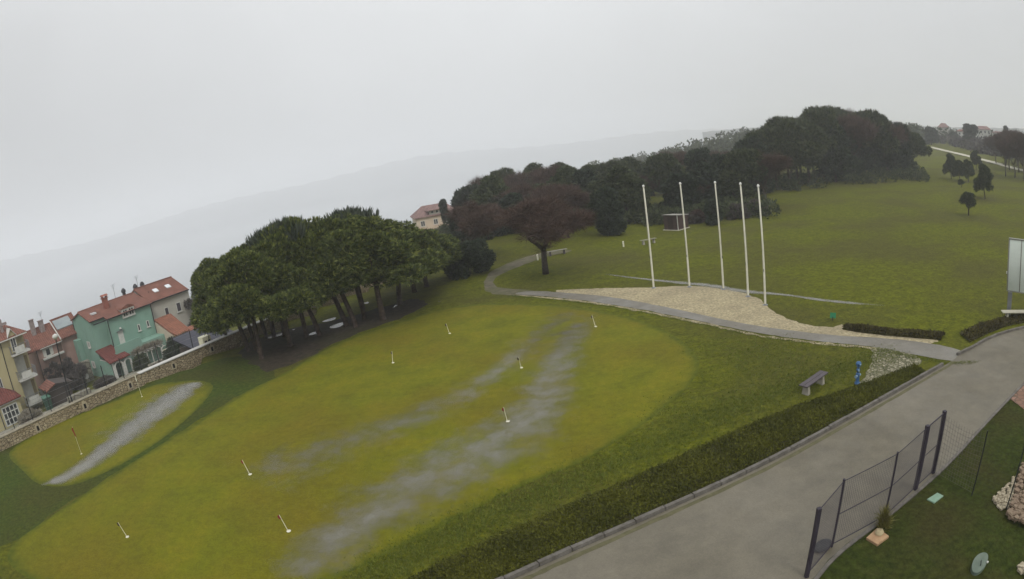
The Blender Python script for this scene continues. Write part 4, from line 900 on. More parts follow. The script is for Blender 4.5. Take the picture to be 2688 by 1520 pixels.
# yard paving
pts = [vw(-40, -36.9), vw(12, -36.9), vw(12, -5.5), vw(-40, -5.5)]
gx = MB(); nx_, ny_ = 40, 26
for i in range(nx_ + 1):
    for j in range(ny_ + 1):
        lx = -42 + 56 * i / nx_; ly = -36.9 + 33 * j / ny_; x, y = vw(lx, ly); gx.v.append((x, y, float(tz(x, y)) + .06))
gx.f = [(i * (ny_ + 1) + j, (i + 1) * (ny_ + 1) + j, (i + 1) * (ny_ + 1) + j + 1, i * (ny_ + 1) + j + 1) for i in range(nx_) for j in range(ny_)]
tag(gx.build('yard_paving', mat('yard gravel', [(.12, .11, .085), (.24, .225, .18), (.38, .355, .29)], 1.2, .9, .04, 5, 8, c2=(.06, .075, .03), s2=.3, f2=.5)), kind='structure')

RHZ = -6.2
# red roofed house beyond the grove and the cypress beside it
x, y = -14.2, 131.0
t = thing('red_roofed_house', 'cream house with a pinkish hipped roof between the grove and the wood', 'house', (x, y, RHZ), R(14))
def hip(b, x0, x1, y0, y1, z, h, ins, tk=.15):
    ym = (y0 + y1) / 2; a, c = (x0 + ins, ym, z + h), (x1 - ins, ym, z + h)
    b.slab([(x0, y0, z), (x1, y0, z), c, a], tk); b.slab([(x1, y0, z), (x1, y1, z), c], tk); b.slab([(x1, y1, z), (x0, y1, z), a, c], tk); b.slab([(x0, y1, z), (x0, y0, z), a], tk)
b = MB(); b.box(-4.6, 4.6, -3, 5, -1, 5.7); b.build('wall', P_CREAM, t)
b = MB(); hip(b, -5, 5, -3.4, 5.4, 5.7, 2.1, 2.4); r_ = b.build('roof', T_PINK, t)
b = MB(); b.box(-1.6, 1.8, -3.0, .5, 5.9, 6.9); b.build('dormer', P_WHITE, t); b = MB(); hip(b, -2.2, 2.4, -3.6, 1.5, 6.9, .8, 1.4); b.build('dormer_roof', T_PINK, t)
for k in range(3): window(t, (0, 0, 0), -1.3 + k * 1.0, -.6 + k * 1.0, 6.05, 6.75, -3.0, cols=1, sill=False)
for k in range(3): window(t, (0, 0, 0), -3.8 + k * 2.8, -2.8 + k * 2.8, 3.7, 4.9, -3.0, cols=2)
b = MB(); b.box(-4.9, 4.9, -5.6, -3, 2.4, 2.7); b.box(-4.7, -4.5, -5.5, -5.3, -1, 2.4); b.box(4.5, 4.7, -5.5, -5.3, -1, 2.4); b.build('veranda', P_ORANGE, t)
wood(-5.3, 112, 3, 3.9, .8, 'narrow cypress in front of the red roofed house')
for k, (az, d, tp) in enumerate([(-8.6, 100, -2.0), (-7.6, 96, -1.6), (-6.2, 92, .9), (-9.6, 104, -2.4), (-10.8, 108, -3.2)]):
    x, y = d * math.sin(R(az)), d * math.cos(R(az)); z = float(tz(x, y))
    shrub('bush', ['green bush below the red roofed house', 'olive bush below the red roofed house, nearer the wood', 'dark bush between the pine grove and the wood', 'bush left of the red roofed house, low on the slope', 'small bush farthest left below the red roofed house'][k], 'bush', (x, y, z), 2.2, max(2, tp - z), 20, 2200, F_MID, 190 + k, ln=.4, wd=.1, lr=.8, taper=.3)

# brown shed on the meadow behind the flagpoles
x, y = gp(1770, 605)
t = thing('hut', 'dark brown hut with a flat white edged roof on the lawn', 'hut', (x, y, 0), R(-52))
HB = bands(mat('brown boards', [(.05, .032, .028), (.07, .045, .038)], 3, .7, .004, 20), 0, .16, .01, .6, .15)
MB().hexa([(-1.3, 0, .06), (.55, 0, .06), (.55, 2.0, .06), (-1.3, 2.0, .06)], [(-1.3, 0, 1.62), (.55, 0, 1.62), (.55, 2.0, 1.4), (-1.3, 2.0, 1.4)]).build('body', HB, t)
MB().box(-1.42, .68, -.15, 2.1, 0, .06).build('base_slab', mat('pale slab', [(.45, .43, .36)], 3), t)
MB().hexa([(-1.42, -.15, 1.63), (.66, -.15, 1.63), (.66, 2.1, 1.41), (-1.42, 2.1, 1.41)], [(-1.42, -.15, 1.69), (.66, -.15, 1.69), (.66, 2.1, 1.47), (-1.42, 2.1, 1.47)]).build('roof', mat('grey white roof', [(.26, .25, .22)], 3), t)
for (q, w_) in ((.505, .06),): MB().box(q, q + w_, -.03, .03, .06, 1.62).build('corner_trim', W_TRIM, t)
MB().box(-.75, -.1, -.025, .0, .08, 1.4).build('door', mat('door boards', [(.04, .026, .023)], 3), t)

# white villa and neighbours on the skyline
def far_house(label, px_az, d, w_, dp, h, rot, pm, rm, wins=6, hr=1.6, z=None):
    x, y = d * math.sin(R(px_az)), d * math.cos(R(px_az)); z = float(tz(x, y)) if z is None else z
    t = thing('far_house', label, 'house', (x, y, z), R(rot - px_az)); b = MB(); b.box(-w_ / 2, w_ / 2, 0, dp, -3, h); b.build('wall', pm, t)
    b = MB(); hip(b, -w_ / 2 - .4, w_ / 2 + .4, -.4, dp + .4, h, hr, dp * .4); b.build('roof', rm, t)
    for k in range(wins):
        for zz in ((h - 1.9,) if h < 4 else (h - 1.9, h - 4.4)): window(t, (0, 0, 0), -w_ / 2 + (k + .3) * w_ / wins, -w_ / 2 + (k + .72) * w_ / wins, zz, zz + 1.3, 0, cols=1, sill=False)
    return t
far_house('white villa with a red hipped roof and rows of dark windows on the skyline', 49.0, 300, 9, 6, 5.2, 0, W_TRIM, T_PINK, 4, z=4.2)
far_house('white terraced annex with long balconies beside the villa', 50.7, 296, 6.5, 6, 4.2, 6, W_TRIM, T_PINK, 3, .6, z=4.0)
far_house('small pale grey gabled house among trees left of the villa', 44.6, 330, 6, 5, 3.4, -10, P_WHITE, T_PINK, 2, 2.2, z=6.4)
far_house('low white house left of the tall dark cypresses', 46.6, 320, 5, 5, 3.0, 5, W_TRIM, T_RED, 2, 1.0, z=5.0)
def fw(az, d, top, k, wsc, lab):
    x, y = d * math.sin(R(az)), d * math.cos(R(az)); z = float(tz(x, y)); H = top - z; s = H / [7.9, 8.0, 8.3, 9.2][k]
    tree(KIND[k][0], lab, KIND[k][2], (x, y, z), FC[k], FT[k], F_DARK, M['bark'], 0, (wsc * s, wsc * s, s))
fw(47.3, 255, 12.0, 3, 1.8, 'broad dark cypress, left one of the pair beside the villa'); fw(48.0, 255, 11.7, 3, 1.8, 'broad dark cypress, right one of the pair beside the villa')
fw(51.6, 262, 11.8, 3, 1.1, 'slim cypress right of the terraced annex'); fw(53.2, 255, 9.6, 1, 1.3, 'round dark tree at the right edge of the skyline')
fw(43.2, 270, 11.0, 1, 1.6, 'rounded dark tree crown left of the grey gabled house'); fw(45.7, 280, 8.8, 1, 1.4, 'low dark tree between the grey house and the cypress pair')
# ------------------------------------------------------------------ flagpoles
POLEM = mat('cream pole paint', [(.62, .6, .5)], 2, .5)
for k, ((px, py), lab) in enumerate([((1716, 756.5), 'leftmost of the five tall white flagpoles'), ((1810, 753.7), 'second flagpole from the left on the gravel bed'), ((1899, 760), 'middle flagpole of the five on the gravel bed'),
      ((1963.7, 778.8), 'fourth flagpole from the left on the gravel bed'), ((2008.7, 801), 'rightmost flagpole, at the narrow end of the gravel')]):
    x, y = gp(px, py); t = thing('flagpole', lab, 'flagpole', (x, y, 0), k, 'white flagpoles on the gravel bed')
    MB().lathe([(.075, 0), (.072, .1), (.06, 3.2), (.048, 6.8), (.02, 6.83)], n=12).build('pole', POLEM, t, True)
    MB().lathe([(.03, 6.8), (.075, 6.84), (.085, 6.9), (.05, 6.96), (.01, 6.98)], n=10).build('finial', mat('white cap', [(.7, .7, .66)], 3, .4), t)
    MB().lathe([(.17, -.02), (.17, .03), (.09, .05), (.08, .09)], n=12).build('base_plate', METAL, t)
    MB().box(-.09, -.06, -.015, .015, 2.05, 2.2).build('cleat', PIPE, t); MB().box(.055, .085, -.015, .015, 2.0, 2.15).build('cleat', PIPE, t)
    b = MB(); b.path([(-.075, 0, 2.1), (-.1, .02, 3.4), (-.07, 0, 5), (-.055, 0, 6.7)], [.007] * 4, 4); b.build('halyard', mat('rope', [(.25, .24, .2)], 3), t)

# ------------------------------------------------------------------ putting green flags
FL_RED = mat('dark red flag', [(.16, .02, .015)], 3, .6); FL_DK = mat('dark flag', [(.035, .02, .02)], 3, .6); CUP = mat('white cup', [(.62, .6, .5)], 3, .5); STK = mat('pale stick', [(.6, .58, .42)], 3, .5)
for px, py, tx, ty, red, lab in [(334, 1410, 310, 1372, 0, 'putting flag leaning left, nearest the lower left corner'), (757, 1395, 733, 1352, 1, 'putting flag with a dark furled flag at the front of the green'),
     (656, 1246, 636, 1208, 1, 'short putting flag with a reddish top and a round white cup'), (1332, 1107, 1322, 1070, 1, 'putting flag in the middle of the wet green'),
     (1031, 953, 1029, 922, 0, 'upright putting flag in the upper left part of the green'), (1180, 876, 1171, 850, 0, 'small putting flag on the yellow upper part of the green'),
     (1563, 858, 1554, 828, 0, 'putting flag in the puddle at the top of the green'), (1368, 966, 1361, 938, 0, 'faint putting flag between the two wet streaks')]:
    x, y = gp(px, py); qx, qy = gp(tx, ty, .62); t = thing('putting_flag', lab, 'putting flag', (x, y, .008), 0, 'putting flags on the practice green')
    dx, dy = (qx - x), (qy - y); l_ = math.hypot(dx, dy); dx, dy = (dx * min(1, .3 / l_), dy * min(1, .3 / l_)) if l_ > 0 else (0, 0)
    MB().path([(0, 0, 0), (dx * .5, dy * .5, .31), (dx, dy, .62)], [.016, .013, .011], 6).build('stick', STK, t)
    MB().lathe([(.075, 0), (.08, .015), (.05, .03), (.02, .035)], (.02, 0, 0), 14).build('cup', CUP, t)
    b = MB(); b.slab([(dx, dy, .62), (dx * .8, dy * .8, .46), (dx * .85 - .07, dy * .85 - .03, .5), (dx - .08, dy - .02, .59)], .012); b.build('flag', FL_RED if red else FL_DK, t)
x, y = gp(214, 1192); t = thing('putting_flag', 'tall red flag on the small left green', 'putting flag', (x, y, .01)); qx, qy = gp(190, 1122, 1.7)
MB().path([(0, 0, 0), ((qx - x) * .5, (qy - y) * .5, .85), (qx - x, qy - y, 1.72)], [.012, .011, .01], 6).build('stick', STK, t)
b = MB(); b.slab([(qx - x, qy - y, 1.72), (qx - x - .1, qy - y - .03, 1.6), (qx - x - .02, qy - y, 1.2), (qx - x + .05, qy - y, 1.22)], .02); b.build('flag', mat('red flag', [(.2, .025, .02)], 3, .6), t)
MB().lathe([(.06, 0), (.065, .012), (.02, .03)], n=12).build('cup', CUP, t)
x, y = gp(373, 1042); t = thing('putting_flag', 'white topped stick at the wall end of the small left green', 'putting flag', (x, y, .01))
MB().path([(0, 0, 0), (-.02, 0, .7), (-.05, 0, 1.35)], [.013, .012, .012], 6).build('stick', STK, t); MB().tube((-.042, 0, 1.05), (-.055, 0, 1.4), .035, n=8).build('sleeve', mat('white sleeve', [(.65, .63, .5)], 3), t)
MB().lathe([(.06, 0), (.065, .012), (.02, .03)], n=12).build('cup', CUP, t)
for px, py, lab in [(1637, 648, 'short pale marker post on the grass left of the flagpoles'), (1412, 683, 'pale marker stub beside the bare tree')]:
    x, y = gp(px, py); t = thing('marker_post', lab, 'marker post', (x, y, 0)); b = MB(); b.box(-.07, .07, -.05, .05, -.05, .5); b.prismx([(-.05, .5), (.05, .5), (0, .56)], -.07, .07); b.build('post', CUP, t)

# ------------------------------------------------------------------ benches
SEAT = mat('dark bench board', [(.055, .045, .05), (.085, .07, .075)], 4, .5, .004, 25); CONC = mat('bench concrete', [(.25, .23, .19), (.36, .34, .28)], 5, .85, .01, 20)
c = [Vector(gp(*p, .45)) for p in ((2097.5, 1010.8), (2118, 1016), (2173, 977.8), (2155, 971))]
mid = (c[0] + c[1] + c[2] + c[3]) / 4; ax = ((c[2] + c[3]) - (c[0] + c[1])) / 2; ln_ = ax.length; rz = math.atan2(ax.y, ax.x)
def bench(label, x, y, rz, ln, seat_m, leg_m, sc=1.0, wd=.42):
    t = thing('bench', label, 'bench', (x, y, 0), rz)
    b = MB(); b.box(-ln / 2, ln / 2, -wd / 2, -.01, .41, .45); b.box(-ln / 2, ln / 2, .01, wd / 2, .41, .45); b.build('seat', seat_m, t)
    for s in (-1, 1):
        q = s * ln * .34; b = MB(); b.hexa([(q - .09, -wd * .38, 0), (q + .09, -wd * .38, 0), (q + .09, wd * .38, 0), (q - .09, wd * .38, 0)], [(q - .06, -wd * .3, .41), (q + .06, -wd * .3, .41), (q + .06, wd * .3, .41), (q - .06, wd * .3, .41)])
        b.build('leg', leg_m, t)
    return t
bench('dark plank bench on two concrete feet, on the lawn by the road', mid.x, mid.y, rz, ln_, SEAT, CONC)
x, y = gp(1463, 669); bench('grey bench seen past the bare tree trunk, beside the dirt path', x, y, R(8), 2.0, mat('grey board', [(.2, .19, .16)], 3), SEAT)
x, y = gp(1703, 640); bench('low pale bench crossing behind the leftmost flagpole', x, y, R(14), 1.7, mat('pale board', [(.2, .19, .14)], 3), CONC)
x, y = gp(2672, 838); bench('pale stone bench behind the sign post', x, y, R(-33), 2.4, mat('pale stone', [(.4, .38, .3)], 3), mat('pale stone', [(.4, .38, .3)], 3), wd=.5)

# ------------------------------------------------------------------ blue hydrant, green sign
BLUE = mat('blue paint', [(.03, .085, .19), (.05, .12, .25)], 6, .4, .003, 30); BL2 = mat('pale blue caps', [(.2, .3, .4)], 6, .4)
x, y = gp(2250, 1007); t = thing('hydrant', 'blue hydrant column at the edge of the stone rubble', 'hydrant', (x, y, 0), .5)
MB().lathe([(.13, 0), (.13, .05), (.1, .06), (.085, .08), (.08, .38), (.095, .4), (.095, .45), (.06, .48)], n=14).build('body', BLUE, t, True)
MB().lathe([(.05, .45), (.05, .56), (.085, .58), (.085, .63), (.045, .66), (.045, .72), (.09, .74), (.09, .78), (.05, .8)], n=14).build('neck', BLUE, t, True)
MB().lathe([(.05, .78), (.12, .82), (.13, .88), (.1, .93), (.03, .96), (.01, .97)], n=14).build('cap', BLUE, t, True)
MB().tube((-.06, 0, .36), (-.17, 0, .36), .05).tube((-.17, 0, .36), (-.2, 0, .36), .065).build('outlet', BL2, t); MB().tube((.06, -.03, .36), (.14, -.06, .36), .045).build('outlet', BL2, t); MB().tube((-.05, -.05, .61), (-.12, -.1, .62), .04).build('valve', BL2, t)
MB().tube((-.05, -.08, .86), (-.08, -.15, .87), .03).build('lug', BL2, t)
x, y = gp(2186, 842); t = thing('sign', 'small green information sign on the grass beyond the path', 'sign', (x, y, 0), R(-40))
b = MB(); b.box(-.02, .02, -.02, .02, 0, .22); b.build('post', PIPE, t); MB().hexa([(-.17, -.02, .15), (.17, -.02, .15), (.17, .02, .13), (-.17, .02, .13)], [(-.17, .08, .42), (.17, .08, .42), (.17, .12, .4), (-.17, .12, .4)]).build('board', mat('green board', [(.02, .16, .07)], 3, .5), t)
b = MB()
for k in range(4): b.hexa([(-.13, -.004 + .022 * k, .19 + .05 * k), (.12 - .03 * (k % 2), -.004 + .022 * k, .19 + .05 * k), (.12 - .03 * (k % 2), .01 + .022 * k, .19 + .05 * k), (-.13, .01 + .022 * k, .19 + .05 * k)],
                          [(-.13, .002 + .022 * k, .205 + .05 * k), (.12 - .03 * (k % 2), .002 + .022 * k, .205 + .05 * k), (.12 - .03 * (k % 2), .014 + .022 * k, .205 + .05 * k), (-.13, .014 + .022 * k, .205 + .05 * k)])
b.build('lines', mat('pale green lines', [(.3, .5, .35)], 3), t)

# ------------------------------------------------------------------ big white board on a post
x, y = gp(2647, 829); az = math.atan2(x, y)
t = thing('signboard', 'large curved white board on a grey post at the right edge', 'signboard', (x, y, 0), -az - R(8))
b = MB(); b.box(-.14, .14, -.1, .1, -.1, 1.35); b.build('post', METAL, t); 
b = MB()
def curve(z): return -.28 * (1 - ((z - 2.65) / 1.55) ** 2) + .0
zs = np.linspace(1.45, 4.2, 13); prof = [(curve(z) - .02 - .1 * (z - 2.6) * 0, z) for z in zs] + [(curve(z) + .14, z) for z in zs[::-1]]
WB = mat('white board panel', [(.5, .56, .5), (.58, .63, .57)], .8, .35)
b.prismx(prof, -.16, .62); b.build('panel', WB, t); b = MB(); b.prismx(prof, .68, 2.2); b.build('panel', WB, t)
fr = MB(); fr.prismx([(y_ - .03 if i < 13 else y_ + .02, z_) for i, (y_, z_) in enumerate(prof)], -.24, -.165); fr.prismx([(y_ - .02 if i < 13 else y_ + .02, z_) for i, (y_, z_) in enumerate(prof)], .622, .678); fr.box(-.24, 2.2, curve(4.2) - .06, curve(4.2) + .18, 4.2, 4.25); fr.box(-.24, 2.2, curve(1.45) - .06, curve(1.45) + .18, 1.4, 1.45)
fr.build('frame', mat('grey frame', [(.2, .2, .17)], 3, .5), t); b = MB(); b.box(-.36, -.245, .0, .12, 2.3, 2.42); b.build('bracket', W_TRIM, t)
b = MB(); b.box(1.9, 2.1, -.1, .1, -.1, 1.2); b.build('post', METAL, t)

# ------------------------------------------------------------------ fence beside the road
FD = mat('dark violet fence paint', [(.026, .021, .03), (.042, .035, .046)], 4, .5)
nodes = [gp(*p) for p in ((2095, 1560), (2182.8, 1437), (2320.6, 1362), (2402, 1286), (2448.4, 1243.2), (2550.6, 1300.9), (2640.8, 1338))]
x0, y0 = nodes[1]
t = thing('mesh_fence', 'dark steel and wire mesh fence along the lower edge of the road', 'fence', (x0, y0, 0))
P = [(a - x0, b_ - y0) for a, b_ in nodes]; P[0] = tuple(Vector(gp(2116.2, 1516)) - Vector((x0, y0)))
ext_ = Vector(P[0]) + (Vector(P[0]) - Vector(P[1])).normalized() * 2.2
for i, r_ in ((0, .05), (1, .035), (2, .03), (3, .06), (4, .055), (5, .022), (6, .022)):
    b = MB(); a, c_ = P[i]
    if i in (3, 4, 0): b.box(a - r_, a + r_, c_ - r_, c_ + r_, -.05, 2.14)
    else: b.tube((a, c_, -.05), (a, c_, 2.14), r_, n=8)
    if i == 2: b.box(a - .06, a + .06, c_ - .06, c_ + .06, 0, .38)
    b.build('post', FD if i < 5 else PIPE, t)
def rail(i, j, z, r=.02): 
    a, c_ = P[i], P[j]; MB().tube((a[0], a[1], z), (c_[0], c_[1], z), r, n=6).build('rail', FD, t)
P.append((ext_.x, ext_.y)); E_ = 7
for i, j in ((0, 1), (1, 2), (2, 3), (3, 4)):
    rail(i, j, 2.08, .022 if (i, j) == (3, 4) else .013); rail(i, j, .12, .016)
    if (i, j) != (0, 1): rail(i, j, 1.08, .014)
MESHM = mat('thin grey wire', [(.09, .08, .085)], 3, .5)
def wiremesh(a, c_, z0, z1, sx=.1, sz=.1, r=.0028, sag=0, m=MESHM, name='wire_mesh'):
    b = MB(); a = Vector((a[0], a[1], 0)); c_ = Vector((c_[0], c_[1], 0)); ln = (c_ - a).length; k = int(ln / sx)
    for i in range(1, k): p = a.lerp(c_, i / k); s = sag * math.sin(math.pi * i / k); b.tube((p.x, p.y, z0), (p.x, p.y, z1 - s), r, n=3)
    for i in range(int((z1 - z0) / sz) + 1):
        z = z0 + i * sz; pr = None
        for q in range(9):
            p = a.lerp(c_, q / 8); zz = z - sag * math.sin(math.pi * q / 8) * (z / z1); pt_ = (p.x, p.y, zz)
            if pr: b.tube(pr, pt_, r, n=3)
            pr = pt_
    b.build(name, m, t)
for i, j in ((0, 1), (1, 2), (2, 3), (3, 4)): wiremesh(P[i], P[j], .12, 2.05, .07, .07, .0045)
wiremesh(P[4], P[5], .1, 2.05, .11, .15, .0042, .1); wiremesh(P[5], P[6], .1, 2.05, .16, .2, .0022, .05, PIPE)

# ------------------------------------------------------------------ small things on the verge
def flat_poly(name, label, cat, pxs, z, h, m, part, sm=0):
    pts = [gp(*p) for p in pxs]; cx = sum(p[0] for p in pts) / len(pts); cy = sum(p[1] for p in pts) / len(pts)
    if sm: pts = smooth_poly(pts, sm)
    t = thing(name, label, cat, (cx, cy, z)); MB().slab([(p[0] - cx, p[1] - cy, h) for p in pts], h + .03).build(part, m, t); return t, cx, cy
flat_poly('access_cover', 'pale green square access cover in the grass behind the fence', 'cover', [(2433, 1313), (2460, 1296), (2476, 1304), (2452, 1323)], .008, .03, mat('pale green plate', [(.16, .26, .19), (.22, .32, .24)], 5, .5), 'plate')
t, cx, cy = flat_poly('paving_slab', 'pale orange stone slab lying in the grass by the fence', 'slab', [(2273, 1417), (2302, 1391), (2332, 1413), (2302, 1435)], .008, .07, mat('orange sandstone', [(.3, .18, .1), (.42, .28, .16)], 4, .9, .02, 14), 'slab')
MB().lathe([(.13, .07), (.14, .12), (.1, .19), (.03, .2)], (.1, .08, 0), 9).build('stone', mat('pale stone', [(.4, .33, .2)], 6, .9, .02, 14), t)
x, y = gp(2316, 1392); t = thing('dry_plant', 'dry straw coloured plant growing beside the orange slab', 'plant', (x, y, 0))
link('leaves', foliage('leaves', [(0, 0, .12, .12, 1), (0, .05, .3, .1, 1.2), (.03, .1, .42, .08, 1)], 150, .3, .012, 4, 1.2, .5, 201, .1), fmat('straw leaves', [(.06, .055, .012), (.14, .13, .03), (.24, .21, .08)]), t)
t, cx, cy = flat_poly('oval_lid', 'oval grey green lid with a dark handle in the lower right corner', 'lid', [(2547, 1508), (2549, 1484), (2560, 1466), (2578, 1457), (2591, 1462), (2590, 1480), (2580, 1500), (2562, 1514)], .01, .1, mat('grey green plastic', [(.09, .12, .09), (.13, .16, .125)], 4, .45), 'lid', 2)
b = MB(); b.path([(-.1, -.12, .1), (-.1, -.12, .16), (0, -.02, .17), (.02, 0, .1)], [.012] * 4, 6); b.build('handle', PIPE, t)
b = MB(); b.lathe([(.03, .1), (.035, .13), (.01, .15)], (.16, -.16, 0), 8); b.build('knob', W_TRIM, t)
x, y = gp(2158, 1440); t = thing('bag', 'dark grey bag slumped against the inside of the fence', 'bag', (x, y, .02), .3)
b = MB(); b.lathe([(.17, 0), (.23, .06), (.22, .16), (.13, .24), (.05, .27), (.07, .31)], n=14); o = b.build('sack', mat('dark grey cloth', [(.03, .035, .035), (.055, .06, .06)], 7, .8, .03, 10), t, True); o.scale = (1.3, .85, .8)
# stone heap and dry stone block at the right edge
x, y = gp(2645, 1325); sb = bmesh.new(); g = random.Random(44)
def stones(name, label, x, y, offs, m, smin, smax, zf, n, seed, cat='stone heap'):
    g = random.Random(seed); t = thing(name, label, cat, (x, y, 0)); b = MB()
    for i in range(n):
        px_, py_ = offs(g); s = g.uniform(smin, smax); z = zf(px_, py_) + g.uniform(0, s * .6); q = []
        for (u, v_, w_) in ((-1, -1, -1), (1, -1, -1), (1, 1, -1), (-1, 1, -1), (-1, -1, 1), (1, -1, 1), (1, 1, 1), (-1, 1, 1)):
            q.append((px_ + u * s * g.uniform(.4, .7), py_ + v_ * s * g.uniform(.35, .6), z + w_ * s * g.uniform(.2, .4)))
        b.hexa(q[:4], q[4:])
    b.build('stones', m, t); return t
ST = mat('pale broken stone', [(.16, .13, .09), (.3, .26, .18), (.42, .37, .28)], 9, .9, .01, 20); ST2 = mat('brown wall stone', [(.1, .07, .045), (.2, .145, .1), (.2, .16, .11)], 7, .9, .01, 20)
tri = [Vector(gp(2602, 1312)), Vector(gp(2625, 1342)), Vector(gp(2650, 1335)), Vector(gp(2668, 1250))]; cc = sum(tri, Vector((0, 0))) / 4
def in_tri(g):
    a, b_ = g.random(), g.random(); p = tri[0].lerp(tri[1], a).lerp(tri[3].lerp(tri[2], a), b_); return p.x - cc.x, p.y - cc.y
stones('stone_heap', 'heap of pale broken stones at the corner of the stone block', cc.x, cc.y, in_tri, ST, .05, .09, lambda a, c_: .04, 260, 45)
qd = [Vector(gp(2640, 1365)), Vector(gp(2692, 1398)), Vector(gp(2740, 1250)), Vector(gp(2680, 1222))]; c2_ = sum(qd, Vector((0, 0))) / 4
def in_q(g):
    a, b_ = g.random(), g.random(); p = qd[0].lerp(qd[1], a).lerp(qd[3].lerp(qd[2], a), b_); return p.x - c2_.x, p.y - c2_.y
stones('stone_block', 'flat topped dry stone block beside a dark post at the right edge', c2_.x, c2_.y, in_q, ST2, .09, .16, lambda a, c_: .12, 230, 46, 'stone block')
x, y = gp(2690, 1500); stones('stone_heap', 'few loose stones at the very lower right corner', x, y, lambda g: (g.uniform(-.2, .3), g.uniform(-.4, .3)), ST, .05, .1, lambda a, c_: .04, 60, 47)

# ------------------------------------------------------------------ hedges
def hedge(label, A, B, h, n, ln, wd, m, seed, top=.75):
    A = [Vector(gp(*p)) for p in A]; B = [Vector(gp(*p)) for p in B]; g = np.random.default_rng(seed); o_ = (A[0] + B[0]) / 2
    t = thing('hedge', label, 'hedge', (o_.x, o_.y, 0)); k = len(A); vs = []; fs = []
    prof = [(0.02, .0), (.04, .55), (.2, .86), (.5, .93), (.8, .82), (.96, .4), (.98, 0)]
    for i in range(k):
        for s, z in prof: p = A[i].lerp(B[i], s); vs.append((p.x - o_.x, p.y - o_.y, z * h * .8 * (min(1, max(.2, (k - 1 - i) / 2.2)) if k > 8 else 1)))
    q = len(prof); fs = [(i * q + j, (i + 1) * q + j, (i + 1) * q + j + 1, i * q + j + 1) for i in range(k - 1) for j in range(q - 1)]
    MB().add(vs, fs).build('stems', mat('hedge inside', [(.022, .021, .004), (.042, .04, .006)], 12, .9, .03, 20), t)
    seg = [(A[i + 1] + B[i + 1] - A[i] - B[i]).length * ((A[i] - B[i]).length + (A[i + 1] - B[i + 1]).length) for i in range(k - 1)]; seg = np.array(seg) / sum(seg)
    ii = g.choice(k - 1, n, p=seg); uu = g.random(n); ss = g.random(n); lb = []
    An = np.array([(a.x, a.y) for a in A]); Bn = np.array([(a.x, a.y) for a in B])
    pa = An[ii] * (1 - uu[:, None]) + An[ii + 1] * uu[:, None]; pb = Bn[ii] * (1 - uu[:, None]) + Bn[ii + 1] * uu[:, None]
    pp = pa * (1 - ss[:, None]) + pb * ss[:, None]
    h = h * (np.clip((k - 1 - ii - uu) / 2.2, .25, 1) if k > 8 else 1.0)
    pp = pp + g.normal(size=(n, 2)) * [.07, .07] * np.where(ss > .75, 1, .15)[:, None]; zt = np.interp(ss, [s for s, z in prof], [z for s, z in prof]) * h; wob = .06 * np.sin(pp[:, 0] * 3.1) + .05 * np.sin(pp[:, 1] * 4.3)
    wob = .16 * np.sin(pp[:, 0] * 1.7 + 1) * np.sin(pp[:, 1] * 1.3) + .10 * np.sin(pp[:, 0] * 4.1) + .08 * np.sin(pp[:, 1] * 5.3); z = zt * (.8 + .3 * g.random(n)) + wob * h
    edge = (ss < .12) | (ss > .9); z = np.where(edge, zt * g.random(n) + .02, z)
    D = np.stack([g.normal(size=n), g.normal(size=n), np.abs(g.normal(size=n)) + .3], 1); D /= np.linalg.norm(D, axis=1)[:, None]; S = np.cross(D, g.normal(size=D.shape)); S /= np.linalg.norm(S, axis=1)[:, None]
    Bp = np.stack([pp[:, 0] - o_.x, pp[:, 1] - o_.y, z], 1); l_ = ln * (.5 + g.random(n))[:, None]; w_ = wd * (.6 + .6 * g.random(n))[:, None]
    v = np.stack([Bp, Bp + D * l_ * .5 + S * w_ * .5, Bp + D * l_, Bp + D * l_ * .5 - S * w_ * .5], 1).reshape(-1, 3); pat = .12 * np.sin(pp[:, 0] * 2.3 + pp[:, 1]) + .1 * np.sin(pp[:, 1] * 3.7 - pp[:, 0])
    me = bpy.data.meshes.new('leaves'); me.vertices.add(4 * n); me.vertices.foreach_set('co', v.ravel()); me.loops.add(4 * n); me.loops.foreach_set('vertex_index', np.arange(4 * n))
    me.polygons.add(n); me.polygons.foreach_set('loop_start', np.arange(0, 4 * n, 4)); me.polygons.foreach_set('loop_total', np.full(n, 4)); me.update(calc_edges=True)
    me.attributes.new('rnd', 'FLOAT', 'FACE').data.foreach_set('value', np.clip(.42 + pat + g.normal(size=n) * .2, 0, 1)); link('leaves', me, m, t)
KE = [(1318, 1524), (1390, 1492), (1490, 1446), (1610, 1394), (1740, 1336), (1890, 1269), (2040, 1196), (2190, 1113), (2320, 1041), (2430, 979)]
UE = [(1010, 1560), (1140, 1490), (1300, 1412), (1450, 1348), (1620, 1276), (1790, 1198), (1950, 1124), (2105, 1062), (2270, 1008), (2400, 958)]
HT = True
hedge('long low clipped hedge between the lawn and the road kerb', [tuple(p) for p in KE], UE, .20, 70000, .075, .045, F_HEDGE, 301)
hedge('low brownish hedge along the gravel beyond the path', [(2212, 866), (2260, 874), (2330, 882), (2400, 888), (2470, 894)], [(2225, 856), (2275, 863), (2340, 870), (2410, 875), (2480, 880)], .2, 6500, .12, .06, F_HBROWN, 302)
hedge('dark low planting at the foot of the signboard', [(2545, 900), (2590, 878), (2640, 858), (2700, 845)], [(2520, 878), (2575, 852), (2630, 838), (2690, 826)], .15, 4500, .12, .06, F_HBROWN, 303)
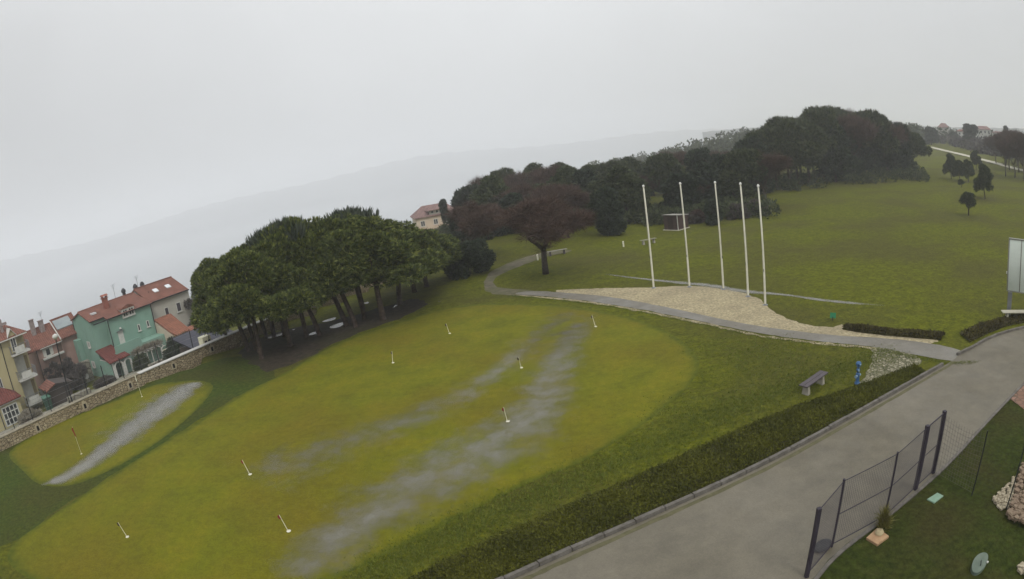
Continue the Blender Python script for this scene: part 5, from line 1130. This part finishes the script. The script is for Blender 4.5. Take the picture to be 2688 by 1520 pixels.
# grass tufts over the rough lawn near the camera and along edges
def tufts():
    g = np.random.default_rng(404); P_ = []
    def seg(a, b_, w_, n):
        a = np.array(gp(*a)); b_ = np.array(gp(*b_)); u = g.random(n)[:, None]; p = a + (b_ - a) * u; P_.append(p + g.normal(size=(n, 2)) * w_)
    for q in range(len(UE) - 1): seg((UE[q][0] - 60, UE[q][1] - 35), (UE[q + 1][0] - 60, UE[q + 1][1] - 35), .55, 1500)
    for a, b_ in (((1900, 1000), (2050, 900)), ((1850, 900), (2100, 960)), ((2050, 1010), (2200, 950)), ((1750, 1090), (1950, 1050))): seg(a, b_, 1.0, 1100)
    for q in range(0, len(PB_) - 1): seg((PB_[q][0], PB_[q][1] + 6), (PB_[q + 1][0], PB_[q + 1][1] + 6), .12, 260)
    p = np.concatenate(P_); n = len(p); b3 = 3; B = np.repeat(np.c_[p, np.zeros(n)], b3, 0) + g.normal(size=(n * b3, 3)) * [.04, .04, 0]
    D = np.stack([g.normal(size=n * b3) * .6, g.normal(size=n * b3) * .6, np.ones(n * b3)], 1); l_ = (.03 + .05 * g.random(n * b3))[:, None]; S = np.stack([g.normal(size=n * b3), g.normal(size=n * b3), np.zeros(n * b3)], 1) * .008
    v = np.stack([B - S, B + S, B + D * l_], 1).reshape(-1, 3); m = n * b3
    me = bpy.data.meshes.new('grass_tufts'); me.vertices.add(3 * m); me.vertices.foreach_set('co', v.ravel()); me.loops.add(3 * m); me.loops.foreach_set('vertex_index', np.arange(3 * m))
    me.polygons.add(m); me.polygons.foreach_set('loop_start', np.arange(0, 3 * m, 3)); me.polygons.foreach_set('loop_total', np.full(m, 3)); me.update(calc_edges=True)
    me.attributes.new('rnd', 'FLOAT', 'FACE').data.foreach_set('value', np.clip(.5 + g.normal(size=m) * .25, 0, 1))
    tag(link('grass_tufts', me, fmat('grass blades', [(.05, .075, .008), (.1, .125, .014), (.17, .18, .03)])), 'longer grass blades along the lawn edges', 'grass', kind='stuff')
tufts()
# ------------------------------------------------------------------ damp air
haze = MB().box(-5300, 5300, -5300, 5300, -52, 150).build('haze', None)
hm = bpy.data.materials.new('haze air'); hm.use_nodes = True; n = hm.node_tree.nodes; n.clear()
ho = n.new('ShaderNodeOutputMaterial'); hv = n.new('ShaderNodeVolumePrincipled')
hv.inputs['Color'].default_value = (.97, .98, 1, 1); hv.inputs['Density'].default_value = HAZE; hv.inputs['Anisotropy'].default_value = 0.0
hm.node_tree.links.new(hv.outputs[0], ho.inputs['Volume']); haze.data.materials.append(hm); tag(haze, kind='stuff')
